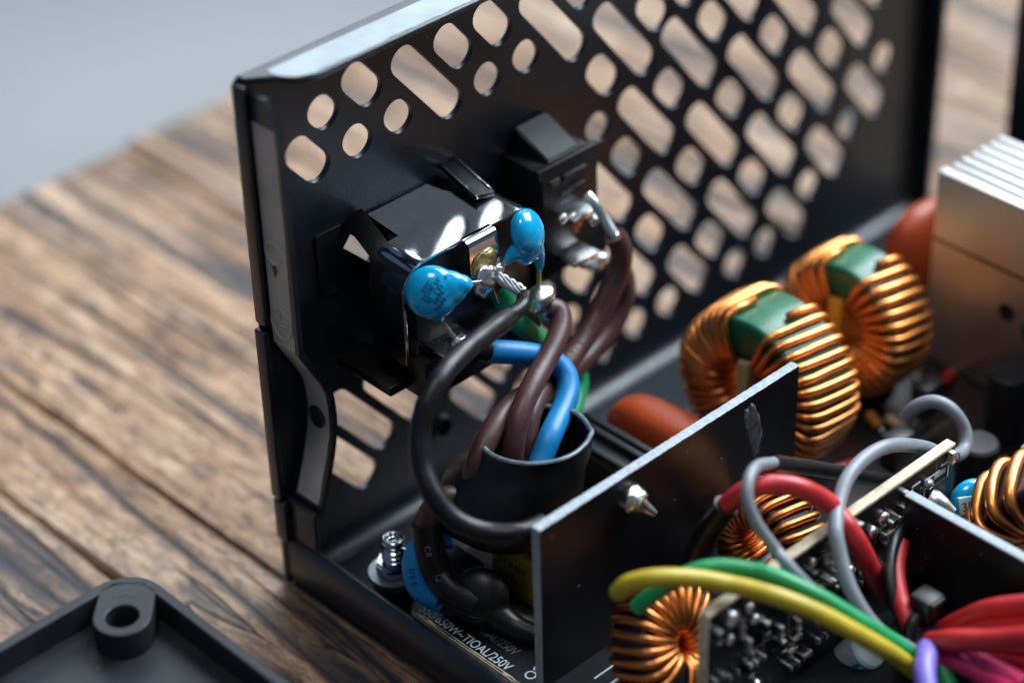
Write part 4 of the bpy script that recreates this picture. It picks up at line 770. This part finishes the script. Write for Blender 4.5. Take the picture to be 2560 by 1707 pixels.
for i in range(150):
    nm, mt, (a, b) = kinds[r2.randrange(4)]; x = r2.uniform(14, 62.5); z = r2.uniform(9.5, 29)
    if not free(x, z, max(a, b) * 0.62): continue
    h = r2.uniform(0.4, 0.9)
    cpo = box(nm, x - a / 2, x + a / 2, -73.2 - h, -73.15, z - b / 2, z + b / 2, mt, db, bev=0.08, seg=1)
    if a > b:
        for s in (-1, 1): box('end_cap', x + s * a / 2 - 0.28, x + s * a / 2 + 0.28, -73.2 - h - 0.05, -73.12, z - b / 2 - .05, z + b / 2 + .05, M_solder, cpo, bev=0.08, seg=1)
    else:
        for s in (-1, 1): box('end_cap', x - a / 2 - .05, x + a / 2 + .05, -73.2 - h - 0.05, -73.12, z + s * b / 2 - 0.28, z + s * b / 2 + 0.28, M_solder, cpo, bev=0.08, seg=1)
for i in range(46):
    x = r2.uniform(14, 60); z = r2.uniform(9, 29); l = r2.uniform(1.5, 5)
    if r2.random() < 0.5: box('trace', x, x + l, -73.24, -73.1, z - 0.1, z + 0.1, M_silkdim, dbo, bev=0)
    else: box('trace', x - 0.1, x + 0.1, -73.24, -73.1, z, min(z + l, 29.6), M_silkdim, dbo, bev=0)
for x0, x1, z0, z1 in ((60.6, 62.4, 28.0, 28.25), (62.2, 62.4, 25.4, 28.2), (57.0, 60.4, 27.4, 27.6), (57.0, 57.2, 24.0, 27.5), (59.2, 61.6, 26.6, 27.3), (54.2, 54.4, 25, 28), (54.2, 56, 27.9, 28.1)):
    box('trace', x0, x1, -73.30, -73.1, z0, z1, M_silk, dbo, bev=0)
ec = thing('electrolytic_capacitor', 'small pale blue striped can capacitor low on the control board', 'capacitor', (41, -77, 8))
eco = lathe('can', [(0.2, 0), (2.7, 0), (2.9, 0.3), (2.9, 5.2), (2.6, 5.6), (0.2, 5.6)], (40.2, -74.6, 5.6), (0.12, -0.62, 0.78), M_label, ec, 28)
ax_ = Vector((0.12, -0.62, 0.78)).normalized(); qx = Vector((0, 0, 1)).rotation_difference(ax_)
for i in range(7):
    a = R(200 + 24 * i); b0 = Vector((40.2, -74.6, 5.6)); d_ = qx @ Vector((2.92 * math.cos(a), 2.92 * math.sin(a), 0))
    strap('stripe', b0 + d_ + ax_ * 0.8, b0 + d_ + ax_ * 4.8, (qx @ Vector((-math.sin(a), math.cos(a), 0))) * 0.6, 0.06, M_blue, eco, 0.0)
# ------------------------------------------------------------------ black plate at the right
pl = thing('black_divider_plate', 'black plate with grey top edge running towards the lower right corner', 'plate', (50, -95, 8))
plo = box('plate', 49.8, 51.2, -125, -75.3, 7.9, 30.0, M_fibre, pl, bev=0.1)
box('grey_edge', 49.75, 51.25, -125, -75.25, 30.0, 30.3, M_fibreedge, plo, bev=0.08)
# ------------------------------------------------------------------ small parts on the main board, right of the chokes
bd = thing('disc_capacitor', 'blue disc capacitor with pale printed label behind the black plate', 'capacitor', (66, -74.8, 8))
rb = look_rot((-0.45, -0.78, 0.45))
blob('body', (66.2, -75.6, 19.6), (3.8, 3.7, 1.8), M_cyan, bd, amp=0.03, rot=rb)
bm = bmesh.new(); bbox(bm, -3.0, 3.0, -1.0, 1.6, 1.0, 1.84, 0.2); bmesh.ops.transform(bm, matrix=Matrix.Translation((66.2, -75.6, 19.6)) @ rb.to_4x4(), verts=bm.verts); lbo = bmobj('label', bm, M_label, bd, smooth=True, sharp=40)
text('printed_mark', '3504N', 1.8, Vector((66.2, -75.6, 19.6)) + rb @ Vector((-2.7, -0.4, 1.87)), rb @ Vector((1, 0, 0)), rb @ Vector((0, 1, 0)), M_ink, lbo, ext=0.02)
tube('lead', [(66, -75.6, 17), (66, -75.6, 7.9)], 0.4, M_tin, bd, sub=2)
tr = thing('transformer', 'olive yellow taped transformer at the right edge', 'transformer', (85, -82, 8))
box('tape_wrap', 74.6, 92, -95, -76.2, 10, 25.6, M_tape, tr, bev=0.8)
box('core', 79, 89, -97, -75.2, 8, 26.6, M_dcore, tr, bev=0.5)
def axial(label, c, d, L_, r, mat, cat='resistor'):
    t = thing('axial_' + cat, label, cat, c, 'small parts on the main board'); d = Vector(d).normalized(); c = Vector(c) + Vector((0, 0, r + 0.2))
    lathe('body', [(r * .6, -L_ / 2), (r, -L_ / 2 + .3), (r, -L_ / 4), (r * .88, -L_ / 5), (r * .88, L_ / 5), (r, L_ / 4), (r, L_ / 2 - .3), (r * .6, L_ / 2)], c, d, mat, t, 16)
    for s in (-1, 1): tube('lead', [c + d * s * L_ / 2 * .9, c + d * s * (L_ / 2 + 1.2), c + d * s * (L_ / 2 + 1.6) - Vector((0, 0, r + 0.3))], 0.22, M_tin, t, seg=6, sub=3)
axial('small red glass diode at the foot of the large choke', (70.5, -48.6, 8), (1, -0.4, 0), 3.6, 0.9, M_redpart, 'diode')
axial('red diode standing behind the grey wire loop', (95.5, -44.8, 8), (0.3, 1, 0), 4.2, 1.0, M_redpart, 'diode')
axial('second red diode nearest the heatsink face', (100.0, -45.5, 8), (1, 0.2, 0), 3.4, 0.9, M_redpart, 'diode')
axial('amber resistor under the rim of the large choke', (83.0, -44.4, 8), (0.5, 1, 0), 3.4, 0.9, M_amber)
axial('pale resistor beside the black transistor', (84.8, -47.2, 8), (0.2, 1, 0), 3.6, 0.9, M_beige)
axial('amber resistor left of the olive transformer', (86.4, -62.0, 8), (1, 0.5, 0), 3.0, 0.9, M_amber)
axial('amber resistor touching the foot of the olive transformer', (87.8, -65.6, 8), (1, 0.4, 0), 3.0, 0.9, M_amber)
axial('dark red diode behind the grey sleeved wire', (66.0, -52.0, 8), (1, 0.8, 0), 4.2, 1.1, M_redpart, 'diode')
for c, lab in (((88.5, -50.0), 'black transistor standing below the end of the grey wire loop'), ((75.0, -55.0), 'black transistor between the chokes and the control board')):
    t = thing('transistor', lab, 'transistor', (*c, 8), 'small parts on the main board')
    box('package', c[0] - 2.2, c[0] + 2.2, c[1] - 1.6, c[1] + 1.6, 10.5, 16.5, M_chip, t, bev=0.4)
    for s in (-1.2, 0, 1.2): tube('lead', [(c[0] + s, c[1], 11), (c[0] + s, c[1], 7.9)], 0.3, M_tin, t, seg=6, sub=2)
for c, lab, hh in (((104.5 - 9, -60), 'dark can capacitor in front of the heatsink', 12), ((80, -66), 'dark can capacitor behind the beige edged board', 10)):
    t = thing('electrolytic_capacitor', lab, 'capacitor', (*c, 8), 'dark can capacitors')
    lathe('can', [(0.3, 0), (3.0, 0), (3.2, 0.4), (3.2, hh - .4), (2.8, hh), (0.3, hh)], (*c, 8), (0, 0, 1), M_chip, t, 28)
# ------------------------------------------------------------------ low voltage wires
LV = 'low voltage output wires'
def lv(key, r, mat, label, name='output_wire', wob=0.02):
    t = thing(name, label, 'wire', W[key][0], LV); PARTS[key] = tube('insulation', W[key], r, mat, t, seg=14, wob=wob); return t
t = thing('output_wire', 'thick red wire arching over the small toroid with a black sleeved foot', 'wire', W['red'][0], LV)
tube('insulation', W['red'][4:], 1.42, M_red, t); tube('sleeve', W['red'][:5], 1.75, M_heatshrink, t, wob=0.05)
t = thing('output_wire', 'grey wire with a black sleeve bending down in front of the small toroid', 'wire', W['grey_sleeved'][0], LV)
tube('sleeve', W['grey_sleeved'][:4], 1.12, M_heatshrink, t, wob=0.04); tube('insulation', W['grey_sleeved'][3:], 0.84, M_grey, t)
t = lv('grey_loop', 1.03, M_grey, 'light grey wire looping round the beige edged board')
wire_text(t, 'grey_loop', 18.5, 'LL', 1.3, 1.03, M_rust)
lv('yellow', 1.22, M_yellow, 'yellow wire crossing the lower right in front of the green wire')
lv('green', 1.15, M_green, 'green wire lying just behind the yellow wire')
lv('black_thin', 0.95, M_black, 'thin black wire bowing down beside the short red wire')
lv('red_thin', 1.25, M_red, 'short red wire dropping from the divider plate to the cable tie')
for i, lab in enumerate(('uppermost red wire of the bundle in the lower right corner', 'second red wire from the top of the corner bundle', 'third red wire from the top of the corner bundle', 'lowest red wire of the corner bundle', 'foremost red wire lying over the corner bundle')):
    lv('bundle_red_%d' % i, 1.55, M_red, lab)
lv('bundle_pink_0', 1.5, M_pink, 'upper pink wire under the red bundle'); lv('bundle_pink_1', 1.5, M_pink, 'lower pink wire at the very corner')
lv('bundle_purple', 1.5, M_purple, 'purple wire curving down beside the black wrap'); lv('bundle_green', 1.3, M_green, 'dark green wire beside the purple wire')
ct_ = thing('cable_tie', 'black cable tie gathering the wires at the lower right', 'cable tie', W['tie'][0])
ta = [Vector(W['tie'][1]) + Vector((0.5 * math.cos(R(a)) * 5.0, 3.4 * math.sin(R(a)) * .5, 4.6 * math.sin(R(a)))) for a in range(0, 361, 15)]
tube('strap', ta, 1.0, M_plastic, ct_, seg=8, sub=1)
hd = Vector(W['tie'][2]); box('head', hd.x - 1.8, hd.x + 1.8, hd.y - 1.5, hd.y + 2.0, hd.z - 3.0, hd.z + 1.0, M_plastic, ct_, bev=0.5)
strap('pawl', hd + Vector((-1.3, -1.6, 0.3)), hd + Vector((1.3, -1.6, 0.3)), (0, 0, 1.0), 0.6, M_plasticm, ct_)
wr_ = thing('wrap_sleeve', 'black tape wrap where the coloured wires meet', 'sleeve', W['tie'][1])
tube('wrap', [Vector(W['tie'][1]) + Vector((-0.8, 4.4, -0.6)), W['tie'][1], Vector(W['tie'][1]) + Vector((0.6, -3.0, 0.8))], [3.1, 3.5, 3.3], M_heatshrink, wr_, seg=18, wob=0.08)
# ------------------------------------------------------------------ black fan frame at lower left
fan = thing('fan_frame', 'black plastic fan frame corner with screw hole lying on the table at lower left', 'fan frame', (-90, -67, 0))
X1, Y1 = -29.6, -5.6; X0, Y0 = X1 - 120, Y1 - 120; cx, cy = (X0 + X1) / 2, (Y0 + Y1) / 2
pl_ = frame((0, 0, 19.6), (1, 0, 0), (0, 1, 0))
plate('plate', [rrect(X0 + 0.6, X1 - 0.6, Y0 + 0.6, Y1 - 0.6, 5.4, 8), arc(cx, cy, 57.6, 0, 355, 71), arc(X1 - 7.5, Y1 - 7.5, 2.1, 0, 345, 23)], 2.0, pl_, M_plasticm, fan, bev=0.2)
plate('rim', [rrect(X0, X1, Y0, Y1, 6, 8), rrect(X0 + 1.7, X1 - 1.7, Y0 + 1.7, Y1 - 1.7, 4.4, 8)], 24.6, frame((0, 0, 12.5), (1, 0, 0), (0, 1, 0)), M_plasticm, fan, bev=0.25)
bo = arc(X1 - 7.5, Y1 - 7.5, 4.0, 135, 315, 12) + [(X1 - 1.0, Y1 - 6.5), (X1 - 1.0, Y1 - 4.0), (X1 - 4.0, Y1 - 1.0), (X1 - 6.5, Y1 - 1.0)]
plate('screw_boss', [bo, arc(X1 - 7.5, Y1 - 7.5, 2.2, 0, 345, 23)], 22.0, frame((0, 0, 13.8), (1, 0, 0), (0, 1, 0)), M_plasticm, fan, bev=0.25)
plate('boss_arc', [arc(X1 - 6.2, Y1 - 6.2, 2.6, 15, 75, 8) + arc(X1 - 6.2, Y1 - 6.2, 2.3, 75, 15, 8)], 0.1, frame((0, 0, 24.8), (1, 0, 0), (0, 1, 0)), M_plastic, fan)
lathe('ejector_mark', [(1.3, 0), (1.3, 0.12), (0.9, 0.12), (0.8, -0.05), (0.1, -0.05)], (X1 - 10.5, Y1 - 19.0, 20.6), (0, 0, 1), M_plasticm, fan, 24)
V = []; F = []; n_ = 96
for i in range(n_):
    a = 2 * math.pi * i / n_; c_, s_ = math.cos(a), math.sin(a)
    for r, z in ((57.7, 20.8), (58.9, 21.4), (58.9, 1.0), (57.4, 1.0)): V.append((cx + r * c_, cy + r * s_, z))
for i in range(n_):
    for k in range(4): F.append((4 * i + k, 4 * i + (k + 1) % 4, 4 * ((i + 1) % n_) + (k + 1) % 4, 4 * ((i + 1) % n_) + k))
meshobj('duct', V, F, M_plasticm, fan, smooth=True).data.set_sharp_from_angle(angle=R(40))
for i in range(3):
    a = R(20 + 120 * i); bm = bmesh.new(); bbox(bm, 20, 58, -2, 2, 3, 6, 0.3); bmesh.ops.transform(bm, matrix=Matrix.Translation((cx, cy, 0)) @ Matrix.Rotation(a, 4, 'Z'), verts=bm.verts); bmobj('spoke', bm, M_plasticm, fan)
lathe('hub', [(20.5, 2), (21, 3), (21, 20), (19.5, 21.5), (0.5, 21.5)], (cx, cy, 0), (0, 0, 1), M_plasticm, fan, 48)
for i in range(7):
    a0 = 2 * math.pi * i / 7; V = []; F = []
    for j in range(9):
        r = 20.5 + 35 * j / 8; a = a0 + 0.25 * j / 8
        for k in range(5):
            b = a + 0.62 * (k / 4 - 0.5); V.append((cx + r * math.cos(b), cy + r * math.sin(b), 19 - 11 * k / 4))
    for j in range(8):
        for k in range(4): F.append((5 * j + k, 5 * j + k + 1, 5 * j + k + 6, 5 * j + k + 5))
    o = meshobj('blade', V, F, M_plasticm, fan, smooth=True); md = o.modifiers.new('thickness', 'SOLIDIFY'); md.thickness = 1.4 * S
